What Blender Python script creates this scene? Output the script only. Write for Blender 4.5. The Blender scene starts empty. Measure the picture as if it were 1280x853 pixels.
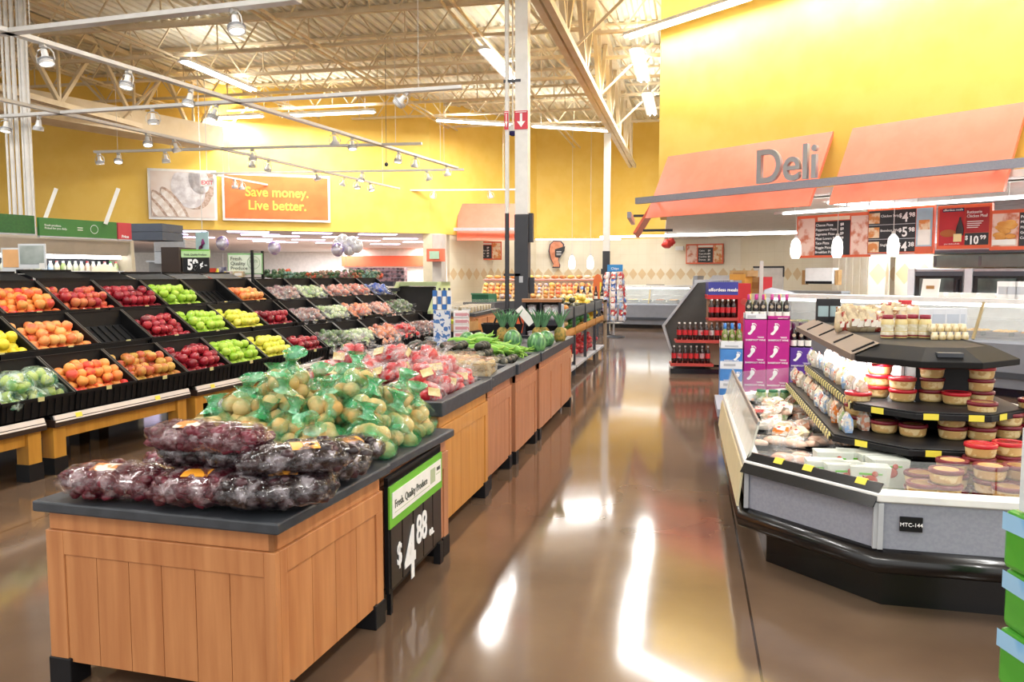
import bpy, math, random
from mathutils import Vector, Matrix
R = math.radians
random.seed(7)
scn = bpy.context.scene
col = scn.collection
# ------------------------------------------------------------------ camera, exposure, world
F, YAW, PITCH, CH = 1024.0, R(12.3), math.atan(83.5/1024.0), 1.65
cd = bpy.data.cameras.new('camera'); cam = bpy.data.objects.new('camera', cd); col.objects.link(cam)
cd.sensor_width = 36; cd.lens = 28.8; cd.clip_end = 200; cd.clip_start = .05
cam.location = (0, 0, CH); cam.rotation_euler = (R(90)-PITCH, 0, YAW)
scn.camera = cam
scn.view_settings.view_transform = 'Standard'; scn.view_settings.look = 'None'
scn.view_settings.gamma = 1; scn.view_settings.use_curve_mapping = False
scn.view_settings.exposure = 0.6
STRIP_W = 115.0      # watts of each fluorescent strip
AMBIENT = 0.9
w = bpy.data.worlds.new('world'); scn.world = w; w.use_nodes = True
bg = w.node_tree.nodes['Background']; bg.inputs[0].default_value = (1.0, .98, .95, 1); bg.inputs[1].default_value = AMBIENT

# ------------------------------------------------------------------ helpers
def at(px, py, z=None, X=None, Y=None, P=None):
    a = (px-640)/F; b = (426.5-py)/F
    f = math.cos(PITCH)+b*math.sin(PITCH); u = -math.sin(PITCH)+b*math.cos(PITCH)
    d = Vector((a*math.cos(YAW)-f*math.sin(YAW), a*math.sin(YAW)+f*math.cos(YAW), u))
    if z is not None: t = (z-CH)/d.z
    elif X is not None: t = X/d.x
    elif Y is not None: t = Y/d.y
    else:
        n = Vector((-math.sin(P[2]), math.cos(P[2]), 0)); t = (n.x*P[0]+n.y*P[1])/(n.x*d.x+n.y*d.y)
    return Vector((d.x*t, d.y*t, d.z*t+CH))
def lin(h):
    if isinstance(h, str):
        c = [int(h[i:i+2], 16)/255 for i in (0, 2, 4)]
        return tuple(x/12.92 if x < .04045 else ((x+.055)/1.055)**2.4 for x in c)+(1,)
    return tuple(h)+(1,) if len(h) == 3 else tuple(h)
MC = {}
def mat(name, c, rough=.6, metal=0, c2=None, scale=6, detail=3, bump=0, bscale=40, emit=0, alpha=1, coat=0, rnd=None, stretch=None, spec=.5, trans=0, alpha2=None, lo=.4, hi=.6, ascale=9):
    """principled material; colour is a procedural noise mix of c and c2, rnd = extra colours picked per object"""
    if name in MC: return MC[name]
    m = bpy.data.materials.new(name); m.use_nodes = True; MC[name] = m
    nt = m.node_tree; N = nt.nodes; L = nt.links; b = N['Principled BSDF']
    c = lin(c); c2v = lin(c2) if c2 else tuple(min(1, x*.93) for x in c[:3])+(1,)
    tc = N.new('ShaderNodeTexCoord'); mp = N.new('ShaderNodeMapping'); L.new(tc.outputs['Object'], mp.inputs[0])
    if stretch: mp.inputs['Scale'].default_value = stretch
    no = N.new('ShaderNodeTexNoise'); no.inputs['Scale'].default_value = scale; no.inputs['Detail'].default_value = detail
    L.new(mp.outputs[0], no.inputs[0])
    rp = N.new('ShaderNodeValToRGB'); rp.color_ramp.elements[0].position = lo; rp.color_ramp.elements[1].position = hi
    rp.color_ramp.elements[0].color = c; rp.color_ramp.elements[1].color = c2v
    out = rp.outputs[0]
    if rnd:
        oi = N.new('ShaderNodeObjectInfo'); r2 = N.new('ShaderNodeValToRGB'); r2.color_ramp.interpolation = 'CONSTANT'
        cs = [lin(x) for x in rnd]
        for i, x in enumerate(cs):
            e = r2.color_ramp.elements[i] if i < 2 else r2.color_ramp.elements.new(i/len(cs))
            e.position = i/len(cs); e.color = x
        L.new(oi.outputs['Random'], r2.inputs[0])
        # per-object offset of the mottling
        ad = N.new('ShaderNodeVectorMath'); ad.operation = 'ADD'
        L.new(oi.outputs['Location'], ad.inputs[0]); L.new(mp.outputs[0], ad.inputs[1]); L.new(ad.outputs[0], no.inputs[0])
        mx = N.new('ShaderNodeMixRGB'); L.new(no.outputs[0], mx.inputs[0]); mx.inputs[0].default_value = .5
        rf = N.new('ShaderNodeMapRange'); rf.inputs[1].default_value = lo; rf.inputs[2].default_value = hi
        L.new(no.outputs[0], rf.inputs[0]); L.new(rf.outputs[0], mx.inputs[0])
        L.new(r2.outputs[0], mx.inputs[1]); mx.inputs[2].default_value = c
        out = mx.outputs[0]
    L.new((rp.outputs[0] if not rnd else out), b.inputs['Base Color'])
    L.new(mp.outputs[0], rp.inputs[0]) if False else L.new(no.outputs[0], rp.inputs[0])
    b.inputs['Roughness'].default_value = rough; b.inputs['Metallic'].default_value = metal
    b.inputs['Specular IOR Level'].default_value = spec
    if coat: b.inputs['Coat Weight'].default_value = coat; b.inputs['Coat Roughness'].default_value = .08
    if trans: b.inputs['Transmission Weight'].default_value = trans
    if emit: b.inputs['Emission Color'].default_value = c; b.inputs['Emission Strength'].default_value = emit
    if alpha < 1 or alpha2 is not None:
        b.inputs['Alpha'].default_value = alpha
        if alpha2 is not None:
            n3 = N.new('ShaderNodeTexNoise'); n3.inputs['Scale'].default_value = ascale; n3.inputs['Detail'].default_value = 4
            n3.inputs['Distortion'].default_value = 1.5
            L.new(tc.outputs['Object'], n3.inputs[0])
            mr = N.new('ShaderNodeMapRange'); mr.inputs[1].default_value = .42; mr.inputs[2].default_value = .62
            mr.inputs[3].default_value = alpha; mr.inputs[4].default_value = alpha2
            L.new(n3.outputs[0], mr.inputs[0]); L.new(mr.outputs[0], b.inputs['Alpha'])
    if bump:
        bn = N.new('ShaderNodeBump'); bn.inputs['Strength'].default_value = bump; bn.inputs['Distance'].default_value = .02
        n2 = N.new('ShaderNodeTexNoise'); n2.inputs['Scale'].default_value = bscale; n2.inputs['Detail'].default_value = 2
        L.new(mp.outputs[0], n2.inputs[0]); L.new(n2.outputs[0], bn.inputs['Height']); L.new(bn.outputs[0], b.inputs['Normal'])
    return m
class MB:
    def __init__(s): s.v = []; s.f = []; s.m = []; s.s = []
    def add(s, vs, fs, m=0, sm=False):
        o = len(s.v); s.v += [tuple(v) for v in vs]; s.f += [tuple(i+o for i in f) for f in fs]
        s.m += [m]*len(fs); s.s += [sm]*len(fs); return s
    def box(s, x0, x1, y0, y1, z0, z1, m=0):
        return s.add([(x0,y0,z0),(x1,y0,z0),(x1,y1,z0),(x0,y1,z0),(x0,y0,z1),(x1,y0,z1),(x1,y1,z1),(x0,y1,z1)],
                     [(0,3,2,1),(4,5,6,7),(0,1,5,4),(1,2,6,5),(2,3,7,6),(3,0,4,7)], m)
    def bar(s, p0, p1, w, h, m=0, up=(0,0,1)):
        p0 = Vector(p0); p1 = Vector(p1); d = (p1-p0).normalized(); up = Vector(up)
        if abs(d.dot(up)) > .98: up = Vector((1,0,0))
        a = d.cross(up).normalized()*w/2; b = a.cross(d).normalized()*h/2
        vs = [p+i*a+j*b for p in (p0, p1) for i, j in ((-1,-1),(1,-1),(1,1),(-1,1))]
        return s.add(vs, [(0,1,2,3),(7,6,5,4),(0,4,5,1),(1,5,6,2),(2,6,7,3),(3,7,4,0)], m)
    def tube(s, pts, r, n=8, m=0, cap=True):
        pts = [Vector(p) for p in pts]; rs = r if isinstance(r, (list, tuple)) else [r]*len(pts); vs = []; fs = []
        for i, p in enumerate(pts):
            d = (pts[min(i+1, len(pts)-1)]-pts[max(i-1, 0)]).normalized()
            up = Vector((0,0,1)) if abs(d.z) < .95 else Vector((1,0,0))
            a = d.cross(up).normalized(); b = a.cross(d)
            for k in range(n):
                t = 2*math.pi*k/n; vs.append(p+(a*math.cos(t)+b*math.sin(t))*rs[i])
        for i in range(len(pts)-1):
            for k in range(n):
                fs.append((i*n+k, i*n+(k+1) % n, (i+1)*n+(k+1) % n, (i+1)*n+k))
        s.add(vs, fs, m, True)
        if cap:
            s.add(vs[:n], [tuple(range(n))], m); s.add(vs[-n:], [tuple(range(n))[::-1]], m)
        return s
    def lathe(s, prof, n=16, c=(0,0,0), m=0, sx=1, sy=1, sm=True, ph=0):
        vs = []; fs = []
        for r, z in prof:
            for k in range(n):
                t = 2*math.pi*k/n+ph; vs.append((c[0]+r*sx*math.cos(t), c[1]+r*sy*math.sin(t), c[2]+z))
        for i in range(len(prof)-1):
            for k in range(n): fs.append((i*n+k, i*n+(k+1) % n, (i+1)*n+(k+1) % n, (i+1)*n+k))
        s.add(vs, fs, m, sm)
        if prof[0][0] > 1e-4: s.add(vs[:n], [tuple(range(n))[::-1]], m)
        if prof[-1][0] > 1e-4: s.add(vs[-n:], [tuple(range(n))], m)
        return s
    def ball(s, c, r, sx=1, sy=1, sz=1, n=12, k=8, m=0, jit=0, fn=None):
        vs = []; fs = []
        for i in range(k+1):
            ph = -math.pi/2+math.pi*i/k
            for j in range(n):
                t = 2*math.pi*j/n
                rr = r*(1+(random.uniform(-jit, jit) if 0 < i < k else 0))
                p = Vector((math.cos(ph)*math.cos(t)*sx, math.cos(ph)*math.sin(t)*sy, math.sin(ph)*sz))*rr
                if fn: p = fn(p)
                vs.append(Vector(c)+p)
        for i in range(k):
            for j in range(n): fs.append((i*n+j, i*n+(j+1) % n, (i+1)*n+(j+1) % n, (i+1)*n+j))
        return s.add(vs, fs, m, True)
    def prism(s, poly, z0, z1, m=0):
        n = len(poly); vs = [(x, y, z0) for x, y in poly]+[(x, y, z1) for x, y in poly]
        fs = [tuple(range(n))[::-1], tuple(range(n, 2*n))]+[(i, (i+1) % n, n+(i+1) % n, n+i) for i in range(n)]
        return s.add(vs, fs, m)
    def xprism(s, poly, x0, x1, m=0):      # poly in (y,z)
        n = len(poly); vs = [(x0, y, z) for y, z in poly]+[(x1, y, z) for y, z in poly]
        return s.add(vs, [tuple(range(n)), tuple(range(n, 2*n))[::-1]]+[(i, n+i, n+(i+1) % n, (i+1) % n) for i in range(n)], m)
    def yprism(s, poly, y0, y1, m=0):      # poly in (x,z)
        n = len(poly); vs = [(x, y0, z) for x, z in poly]+[(x, y1, z) for x, z in poly]
        return s.add(vs, [tuple(range(n)), tuple(range(n, 2*n))[::-1]]+[(i, n+i, n+(i+1) % n, (i+1) % n) for i in range(n)], m)
    def loft(s, loops, m=0, sm=False, cap0=False, cap1=False):
        n = len(loops[0]); vs = [p for l in loops for p in l]; fs = []
        for i in range(len(loops)-1):
            for k in range(n): fs.append((i*n+k, i*n+(k+1) % n, (i+1)*n+(k+1) % n, (i+1)*n+k))
        if cap0: fs.append(tuple(range(n))[::-1])
        if cap1: fs.append(tuple(range((len(loops)-1)*n, len(loops)*n)))
        return s.add(vs, fs, m, sm)
    def build(s, name, mats, parent=None, loc=(0,0,0), rot=(0,0,0), bevel=0, kind=None):
        me = bpy.data.meshes.new(name); me.from_pydata(s.v, [], s.f)
        for m in (mats if isinstance(mats, (list, tuple)) else [mats]): me.materials.append(m)
        me.polygons.foreach_set('material_index', s.m); me.polygons.foreach_set('use_smooth', s.s); me.update()
        o = bpy.data.objects.new(name, me); col.objects.link(o); o.location = loc; o.rotation_euler = rot; o.parent = parent
        if bevel:
            b = o.modifiers.new('bevel', 'BEVEL'); b.width = bevel; b.segments = 2; b.limit_method = 'ANGLE'
        if kind: o['kind'] = kind
        return o
def tag(o, label, cat, group=None, kind=None):
    o['label'] = label; o['category'] = cat
    if group: o['group'] = group
    if kind: o['kind'] = kind
    return o
def thing(name, label, cat, loc=(0,0,0), rz=0, group=None):
    o = bpy.data.objects.new(name, None); col.objects.link(o); o.location = loc; o.rotation_euler = (0, 0, rz)
    o.empty_display_size = .1
    return tag(o, label, cat, group)
KIDS = {}
def copy_tree(o, parent=None):
    c = o.copy(); col.objects.link(c); c.parent = parent
    for ch in KIDSOF(o): copy_tree(ch, c)
    return c
def KIDSOF(o):
    if o.name not in KIDS: KIDS[o.name] = [x for x in bpy.data.objects if x.parent == o]
    return KIDS[o.name]
def dup(root, loc, rot=0, label=None, group=None, scale=None):
    c = copy_tree(root); c.location = loc; c.rotation_euler = rot if isinstance(rot, (tuple, list)) or hasattr(rot, 'x') else (0, 0, rot)
    if label: c['label'] = label
    if group: c['group'] = group
    if scale: c.scale = (scale,)*3 if not isinstance(scale, (tuple, list)) else scale
    return c
class Kind:
    """first placement uses the prototype itself, later ones are copies"""
    def __init__(s, proto): s.p = proto; s.used = False
    def put(s, loc, rot=0, label=None, group=None, scale=None):
        if s.used: return dup(s.p, loc, rot, label, group, scale)
        s.used = True; o = s.p; o.location = loc
        o.rotation_euler = rot if isinstance(rot, (tuple, list)) or hasattr(rot, 'x') else (0, 0, rot)
        if label: o['label'] = label
        if group: o['group'] = group
        if scale: o.scale = (scale,)*3 if not isinstance(scale, (tuple, list)) else scale
        return o
def struct(name, mb, m): 
    o = mb.build(name, m); o['kind'] = 'structure'; return o
def text(body, size, parent, loc, m, name='lettering', rot=(R(90),0,0), align='CENTER', ext=.002, sx=1, bold=0):
    c = bpy.data.curves.new('t', 'FONT'); c.body = body; c.size = size; c.extrude = ext; c.align_x = align; c.resolution_u = 2 if size < .2 else 8
    c.offset = bold*size; c.space_line = .95
    o = bpy.data.objects.new('t', c); col.objects.link(o)
    dg = bpy.context.evaluated_depsgraph_get(); me = bpy.data.meshes.new_from_object(o.evaluated_get(dg))
    bpy.data.objects.remove(o); bpy.data.curves.remove(c)
    me.materials.clear(); me.materials.append(m)
    n = bpy.data.objects.new(name, me); col.objects.link(n); n.parent = parent; n.location = loc; n.rotation_euler = rot; n.scale = (sx, 1, 1)
    return n
def inset(poly, d):       # counter-clockwise polygon, positive d goes inwards
    n = len(poly); out = []
    for i in range(n):
        p0, p1, p2 = Vector(poly[i-1]), Vector(poly[i]), Vector(poly[(i+1) % n])
        a = (p1-p0).normalized(); b = (p2-p1).normalized()
        na = Vector((-a.y, a.x)); nb = Vector((-b.y, b.x)); k = (na+nb); k = k/max(.3, k.dot(na))
        out.append(tuple(p1+k*d))
    return out
def octa(x0, x1, y0, y1, c): return [(x0+c,y0),(x1-c,y0),(x1,y0+c),(x1,y1-c),(x1-c,y1),(x0+c,y1),(x0,y1-c),(x0,y0+c)]

# ------------------------------------------------------------------ shared materials
yellow = mat('yellow_paint', 'f6c62e', .55, c2='f3c028', scale=3)
orange = mat('orange_panel', 'ec7a5e', .5, c2='ea7558', scale=4)
white = mat('white_paint', 'e9e7e2', .5)
bright = mat('white_gloss', 'f4f4f2', .25)
gray = mat('gray_metal', '9c9fac', .45, c2='9598a6', scale=60, spec=.4)
lgray = mat('light_gray', 'b9bcc2', .45)
dgray = mat('dark_gray', '3c4048', .5)
black = mat('black_plastic', '131316', .5, c2='18181b', spec=.3)
rubber = mat('black_bumper', '0e0e11', .25, coat=.3)
slate = mat('slate_top', '33373d', .45, c2='3c4046', scale=14)
steel = mat('stainless', 'b6b8bb', .3, metal=.8, c2='a5a8ac', scale=5, stretch=(1,1,12))
railm = mat('painted_rail', 'd6d4d0', .35)
beige = mat('beige_steel', 'dccbab', .6, c2='d5c29e', scale=3)
cream = mat('cream', 'e5dcc0', .6)
glass = mat('clear_glass', 'dfe8e6', .05, alpha=.14, spec=.8)
plexi = mat('clear_plastic', 'eef2f2', .08, alpha=.10, spec=.6)
film = mat('clear_film', 'ffffff', .12, alpha=.04, alpha2=.36, bump=1.0, bscale=26, spec=1.0, coat=1)
film_c = mat('crinkled_glint_film', '5e1c2a', .1, c2='b8a4a8', scale=16, lo=.5, hi=.66, alpha=.3, alpha2=.8, bump=1.0, bscale=30, spec=1.0, coat=1, ascale=13)  # pale mottling paints white glints into the maroon film
film_d = mat('crinkled_dark_glint_film', '24141a', .1, c2='a8a0a6', scale=16, lo=.5, hi=.66, alpha=.3, alpha2=.8, bump=1.0, bscale=30, spec=1.0, coat=1, ascale=13)  # pale patches paint glints into this darker film too
green_film = mat('green_printed_film', '1e9a56', .15, alpha=.03, alpha2=.8, bump=.9, bscale=26, spec=.9, coat=1, c2='4fbf82', ascale=4.5)
green_neck = mat('green_neck_film', '1e9a56', .15, alpha=.55, alpha2=.95, bump=.9, bscale=26, spec=.9, coat=1, c2='8fd8ac')
glow = mat('lamp_tube', 'ffffff', .5, emit=6)
lamp_glow = mat('lamp_lens', 'fff6e8', .5, emit=6)
red = mat('red_paint', 'c01f28', .45)
lidred = mat('red_lid', 'c4182a', .3, c2='b41626')
maroon = mat('maroon_lid', '6c0f20', .35, c2='7c1a2a')
paper = mat('white_paper', 'f2f0ea', .6)
yelp = mat('yellow_tag', 'f0e04a', .5)
greenp = mat('bright_green', '5fb52c', .5)
inkw = mat('white_letters', 'fbfbfb', .5)
inkb = mat('black_letters', '22252a', .5)
bluep = mat('blue_print', '2f6db8', .4)
card = mat('cardboard', 'c09a66', .75, c2='b68f5c')
silver = mat('silver_letters', 'a9abb0', .35, metal=.4)
def woodmat(name, c, c2):
    m = mat(name, c, .42, c2=c2, scale=2.2, detail=8, stretch=(9, 9, .7), lo=.3, hi=.7, coat=.15)
    return m
oak = woodmat('oak_panel', 'c98b58', 'b07042')
oak2 = woodmat('honey_oak', 'cf9248', 'c08238')
cherry = woodmat('reddish_oak', 'c08460', 'ae7350')
bench = woodmat('bench_wood', 'd29a3c', 'bd8530')

# ------------------------------------------------------------------ fluorescent fixtures (the room's light)
def strip_proto():
    r = thing('strip_light', 'hanging twin-tube fluorescent strip', 'ceiling light')
    b = MB(); b.box(-.09, .09, -1.5, 1.5, .05, .11); b.yprism([(-.16,.03),(-.09,.07),(.09,.07),(.16,.03),(.16,.02),(0,.05),(-.16,.02)], -1.5, 1.5); b.build('housing', bright, r)
    for x in (-.07, .07): MB().tube([(x,-1.46,.015),(x,1.46,.015)], .022, 8).build('tube', glow, r)
    for y in (-1.2, 1.2): MB().tube([(0,y,.11),(0,y,.75)], .005, 4).build('hanger', railm, r)
    return r
SK = Kind(strip_proto())
def strip(loc, rz, label, group=None, k=1):
    o = SK.put(loc, rz, label, group)
    l = bpy.data.lights.new('strip_lamp', 'AREA'); l.shape = 'RECTANGLE'; l.size = .28; l.size_y = 2.95; l.energy = STRIP_W*k
    l.color = (1, .985, .96); lo = bpy.data.objects.new('strip_lamp', l); col.objects.link(lo); lo.location = (loc[0], loc[1], loc[2]-.02); lo.rotation_euler = (0, 0, rz)
    l2 = bpy.data.lights.new('strip_uplight', 'AREA'); l2.shape = 'RECTANGLE'; l2.size = .2; l2.size_y = 2.9; l2.energy = STRIP_W*.2  # upward lamp added above the housing to brighten the roof deck
    lo = bpy.data.objects.new('strip_uplight', l2); col.objects.link(lo); lo.location = (loc[0], loc[1], loc[2]+.13); lo.rotation_euler = (R(180), 0, rz)
    return o
for (x, y, lb) in ((-11, 18, 'fluorescent strip hanging over the left track lights'), (-4.3, 18.5, 'short fluorescent strip just left of the white column')):
    strip((x, y, 6.3), 0, lb)
strip((-1.2, 19.1, 6.3), 0, 'fluorescent strip by the yellow corner, nearer one of the two in line', None)
strip((-1.2, 23.4, 6.3), 0, 'fluorescent strip by the yellow corner, farther one of the two in line', None)
strip((-14.0, 22.6, 6.3), R(90), 'fluorescent strip above the bread poster, left of the pair', None, 1.8)
strip((-10.5, 22.7, 6.3), R(90), 'fluorescent strip above the orange slogan sign', None, 1.8)
strip((-20.1, 21.9, 6.3), R(90), 'fluorescent strip at the far left edge over yellow wall', None, 3)
for i in range(2):
    p = Vector((-7.2, 24.6)).lerp(Vector((-2.9, 27.2)), .19+.62*i)
    strip((p.x, p.y, 6.3), R(90)+math.atan2(2.6, 4.3), 'fluorescent strip washing the bakery wall, %s one' % ('left of the column, farther' if i == 0 else 'between the two white columns'), None, 1.25)
DA = math.atan2(-.657, .754)                    # direction of the deli front
DX, DN = Vector((.754, -.657)), Vector((.657, .754))
D0 = Vector((-.93, 16.37))
for i, u in enumerate((1.4, 4.6, 7.8)):
    p = D0+DX*(u-.6)+DN*(.15)
    DLT = strip((p.x, p.y, 6.35), R(90)+DA, 'fluorescent strip washing the deli wall, %s' % ('the one nearest the corner', 'second from the corner', 'the one at the right frame edge')[i], None, .62)
for x in (-11, -4.3, 2.4, 8.5):                     # rows of strips continuing over the aisles and behind the viewer
    for y in (-3, 3, 8.5):
        strip((x, y, 6.3), 0, 'fluorescent strip in the ceiling rows above the near aisles', 'ceiling strips overhead')
# ------------------------------------------------------------------ floor, ceiling, walls
def floor_mat():
    m = mat('polished_concrete', '76604d', .12, c2='5e4b3d', scale=.9, detail=6, lo=.35, hi=.68, spec=.55)
    nt = m.node_tree; N = nt.nodes; L = nt.links; b = N['Principled BSDF']
    tc = N.new('ShaderNodeTexCoord'); sp = N.new('ShaderNodeSeparateXYZ'); L.new(tc.outputs['Object'], sp.inputs[0])
    def line(o, off, per):
        a = N.new('ShaderNodeMath'); a.operation = 'ADD'; a.inputs[1].default_value = 100*per-off; L.new(o, a.inputs[0])
        q = N.new('ShaderNodeMath'); q.operation = 'MODULO'; q.inputs[1].default_value = per; L.new(a.outputs[0], q.inputs[0])
        g = N.new('ShaderNodeMath'); g.operation = 'LESS_THAN'; g.inputs[1].default_value = .012; L.new(q.outputs[0], g.inputs[0]); return g
    g1 = line(sp.outputs[0], .305, 4.6); g2 = line(sp.outputs[1], 2.1, 4.6)
    mx = N.new('ShaderNodeMath'); mx.operation = 'MAXIMUM'; L.new(g1.outputs[0], mx.inputs[0]); L.new(g2.outputs[0], mx.inputs[1])
    old = b.inputs['Base Color'].links[0].from_socket
    mc = N.new('ShaderNodeMixRGB'); L.new(mx.outputs[0], mc.inputs[0]); L.new(old, mc.inputs[1]); mc.inputs[2].default_value = lin('3a2c22')
    L.new(mc.outputs[0], b.inputs['Base Color'])
    n = N.new('ShaderNodeTexNoise'); n.inputs['Scale'].default_value = 2.5; n.inputs['Detail'].default_value = 5; L.new(tc.outputs['Object'], n.inputs[0])
    mr = N.new('ShaderNodeMapRange'); mr.inputs[3].default_value = .06; mr.inputs[4].default_value = .13; L.new(n.outputs[0], mr.inputs[0]); L.new(mr.outputs[0], b.inputs['Roughness'])
    return m
struct('floor', MB().box(-40, 22, -10, 55, -.1, 0), floor_mat())
CZ = 7.35
b = MB(); x = -30.0
while x < 14:
    vs = [(x,0),(x+.09,0),(x+.12,.07),(x+.21,.07),(x+.24,0)]
    for (a, c), (d, e) in zip(vs[:-1], vs[1:]): b.add([(a,-6,CZ+c),(d,-6,CZ+e),(d,36,CZ+e),(a,36,CZ+c)], [(0,1,2,3)])
    x += .24
deckm = mat('roof_deck', 'e2dcc8', .65, c2='dad3bb', scale=2)
struct('ceiling', b, deckm)
# open web joists
def joist_proto(x0, x1, h=.72, pan=1.1):
    r = thing('roof_joist', 'open web steel roof joist', 'roof joist')
    b = MB(); b.bar((x0,-.035,0),(x1,-.035,0), .05, .06); b.bar((x0,.035,0),(x1,.035,0), .05, .06); b.build('bottom_chord', beige, r)
    b = MB(); b.bar((x0,0,h),(x1,0,h), .13, .06); b.build('top_chord', beige, r)
    b = MB(); x = x0; k = 0
    while x < x1-pan/2:
        b.bar((x,0,0 if k % 2 else h),(x+pan/2,0,h if k % 2 else 0), .03, .03); x += pan/2; k += 1
        if k % 4 == 0: b.bar((x,0,0),(x,0,h), .025, .025)
    b.build('web', beige, r); return r
JK = Kind(joist_proto(-28, -2.2)); JK2 = Kind(joist_proto(-2.0, 4.6))
for i in range(9):
    y = 10.9+2.0*i
    JK.put((0, y, 6.58), 0, 'beige open web roof joist crossing the ceiling left of the girder', 'roof joists on the left')
    if y < 15: continue
    JK2.put((0, y+.3, 6.58), 0, 'beige open web roof joist in the bay right of the girder', 'roof joists on the right')
# bridging angles and girders along the aisle
bk = MB(); bk.box(-.12,-.08, -4, 34, 0, .05); bk.box(.08,.12, -4, 34, 0, .05)
BK = Kind(tag(bk.build('ceiling_bridging', beige), 'thin beige bridging angles', 'ceiling bracing'))
for x in (-18.5, -15.0, -11.6, -8.0, -4.4): BK.put((x, 0, 6.53), 0, 'paired beige bridging angles running along under the joists', 'ceiling bridging')
def girder(x, lab):
    r = thing('roof_girder', lab, 'girder', (x, 0, 5.45))
    b = MB(); b.box(-.13, -.02, -4, 30, 0, .12); b.box(.02, .13, -4, 30, 0, .12); b.build('bottom_chord', beige, r)
    b = MB(); b.box(-.1, .1, -4, 30, 1.75, 1.87); b.build('top_chord', beige, r)
    b = MB(); y = -3; k = 0
    while y < 29:
        b.bar((0,y,.1 if k % 2 else 1.75),(0,y+1.3,1.75 if k % 2 else .1), .09, .09); y += 1.3; k += 1
        if k % 2: b.bar((0,y,.1),(0,y,1.75), .06, .06)
    b.build('web', beige, r)
    for y in (14.6, 18.6, 22.6):
        for sx, dy in ((1.2,.25),(-1.2,-.1)): MB().bar((0,y,.1),(sx,y+dy,1.3), .05, .05).build('knee_brace', beige, r)
girder(-2.12, 'deep beige truss girder running over the column line beside the aisle')
girder(-14.2, 'deep beige truss girder above the left track lights')
tag(MB().prism([(-16.2,15.2),(-15.4,14.8),(-13.3,21.8),(-14.2,22.1)], 5.3, 5.9).build('air_duct', beige), 'long beige air duct slanting down above the yellow wall at left', 'duct')

W = [(-30, 12.6), (-8.5, 26.2), (-5.9, 31.5), (-3.4, 32.5), (-1.0, 31.2), (1.7, 30.2), (4.2, 27.3), (6.5, 24.5)]
def wallseg(name, p, q, z0, z1, m, th=.15):
    p, q = Vector(p), Vector(q); d = (q-p).normalized(); n = Vector((-d.y, d.x))*th
    b = MB(); b.prism([tuple(p), tuple(q), tuple(q+n), tuple(p+n)], z0, z1)
    o = struct(name, b, m); return o
def yellow_panels():      # vertical panel joints belong to the painted board itself
    m = mat('yellow_wall', 'f4cf66', .6, c2='f1ca5c', scale=2)
    return m
yw = yellow_panels()
wallseg('wall_back_left', W[0], W[1], 3.0, CZ+.1, yw)
wallseg('wall_bakery_side', W[1], W[2], 3.0, CZ+.1, yw)
wallseg('wall_bakery', W[2], W[3], 3.0, CZ+.1, yw)
wallseg('wall_bakery_right', W[3], W[4], 3.0, CZ+.1, yw)
wallseg('wall_deli_far', W[4], W[5], 3.0, CZ+.1, yw)
def tile_mat():
    m = mat('cream_tile', 'efe7d2', .3, c2='ebe2cb', scale=1.5)
    nt = m.node_tree; N = nt.nodes; L = nt.links; b = N['Principled BSDF']
    uv = N.new('ShaderNodeUVMap'); sp = N.new('ShaderNodeSeparateXYZ'); L.new(uv.outputs[0], sp.inputs[0])
    def M(op, a, v=None):
        n = N.new('ShaderNodeMath'); n.operation = op
        if hasattr(a, 'links'): L.new(a, n.inputs[0])
        else: n.inputs[0].default_value = a
        if v is not None:
            if hasattr(v, 'links'): L.new(v, n.inputs[1])
            else: n.inputs[1].default_value = v
        return n.outputs[0]
    u = M('ABSOLUTE', M('SUBTRACT', M('FRACT', M('DIVIDE', sp.outputs[0], .40)), .5))
    v = M('DIVIDE', M('ABSOLUTE', M('SUBTRACT', sp.outputs[1], 1.66)), .46)
    dm = M('LESS_THAN', M('ADD', u, v), .47)
    # grout
    gu = M('LESS_THAN', M('FRACT', M('DIVIDE', sp.outputs[0], .40)), .025); gv = M('LESS_THAN', M('FRACT', M('DIVIDE', sp.outputs[1], .40)), .025)
    g = M('MULTIPLY', M('MAXIMUM', gu, gv), .5)
    old = b.inputs['Base Color'].links[0].from_socket
    m1 = N.new('ShaderNodeMixRGB'); L.new(g, m1.inputs[0]); L.new(old, m1.inputs[1]); m1.inputs[2].default_value = lin('d8cfb8')
    m2 = N.new('ShaderNodeMixRGB'); L.new(dm, m2.inputs[0]); L.new(m1.outputs[0], m2.inputs[1]); m2.inputs[2].default_value = lin('dcc49c')
    L.new(m2.outputs[0], b.inputs['Base Color']); return m
tm = tile_mat()
def tilewall(name, p, q, u0=0, z1=3.0):
    p, q = Vector(p), Vector(q); d = (q-p); ln = d.length; d.normalize(); n = Vector((-d.y, d.x))*.12
    me = bpy.data.meshes.new(name); vs = [(p.x,p.y,0),(q.x,q.y,0),(q.x,q.y,z1),(p.x,p.y,z1)]
    vs += [(v[0]+n.x, v[1]+n.y, v[2]) for v in vs]
    fs = [(0,1,2,3),(7,6,5,4),(1,5,6,2),(4,0,3,7),(3,2,6,7)]
    me.from_pydata(vs, [], fs); me.materials.append(tm); uv = me.uv_layers.new(name='UVMap')
    for i, c in enumerate([(u0,0),(u0+ln,0),(u0+ln,z1),(u0,z1)]*5): uv.data[i].uv = c
    o = bpy.data.objects.new(name, me); col.objects.link(o); o['kind'] = 'structure'; return u0+ln
u = tilewall('wall_tile_left', (-8.1, 27.1), W[2])
u = tilewall('wall_tile_bakery', W[2], W[3], u); u = tilewall('wall_tile_center', W[3], W[4], u)
u = tilewall('wall_tile_right', W[4], W[5], u); u = tilewall('wall_tile_deli', W[5], W[6], u); tilewall('wall_tile_deli_end', W[6], W[7], u)
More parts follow.
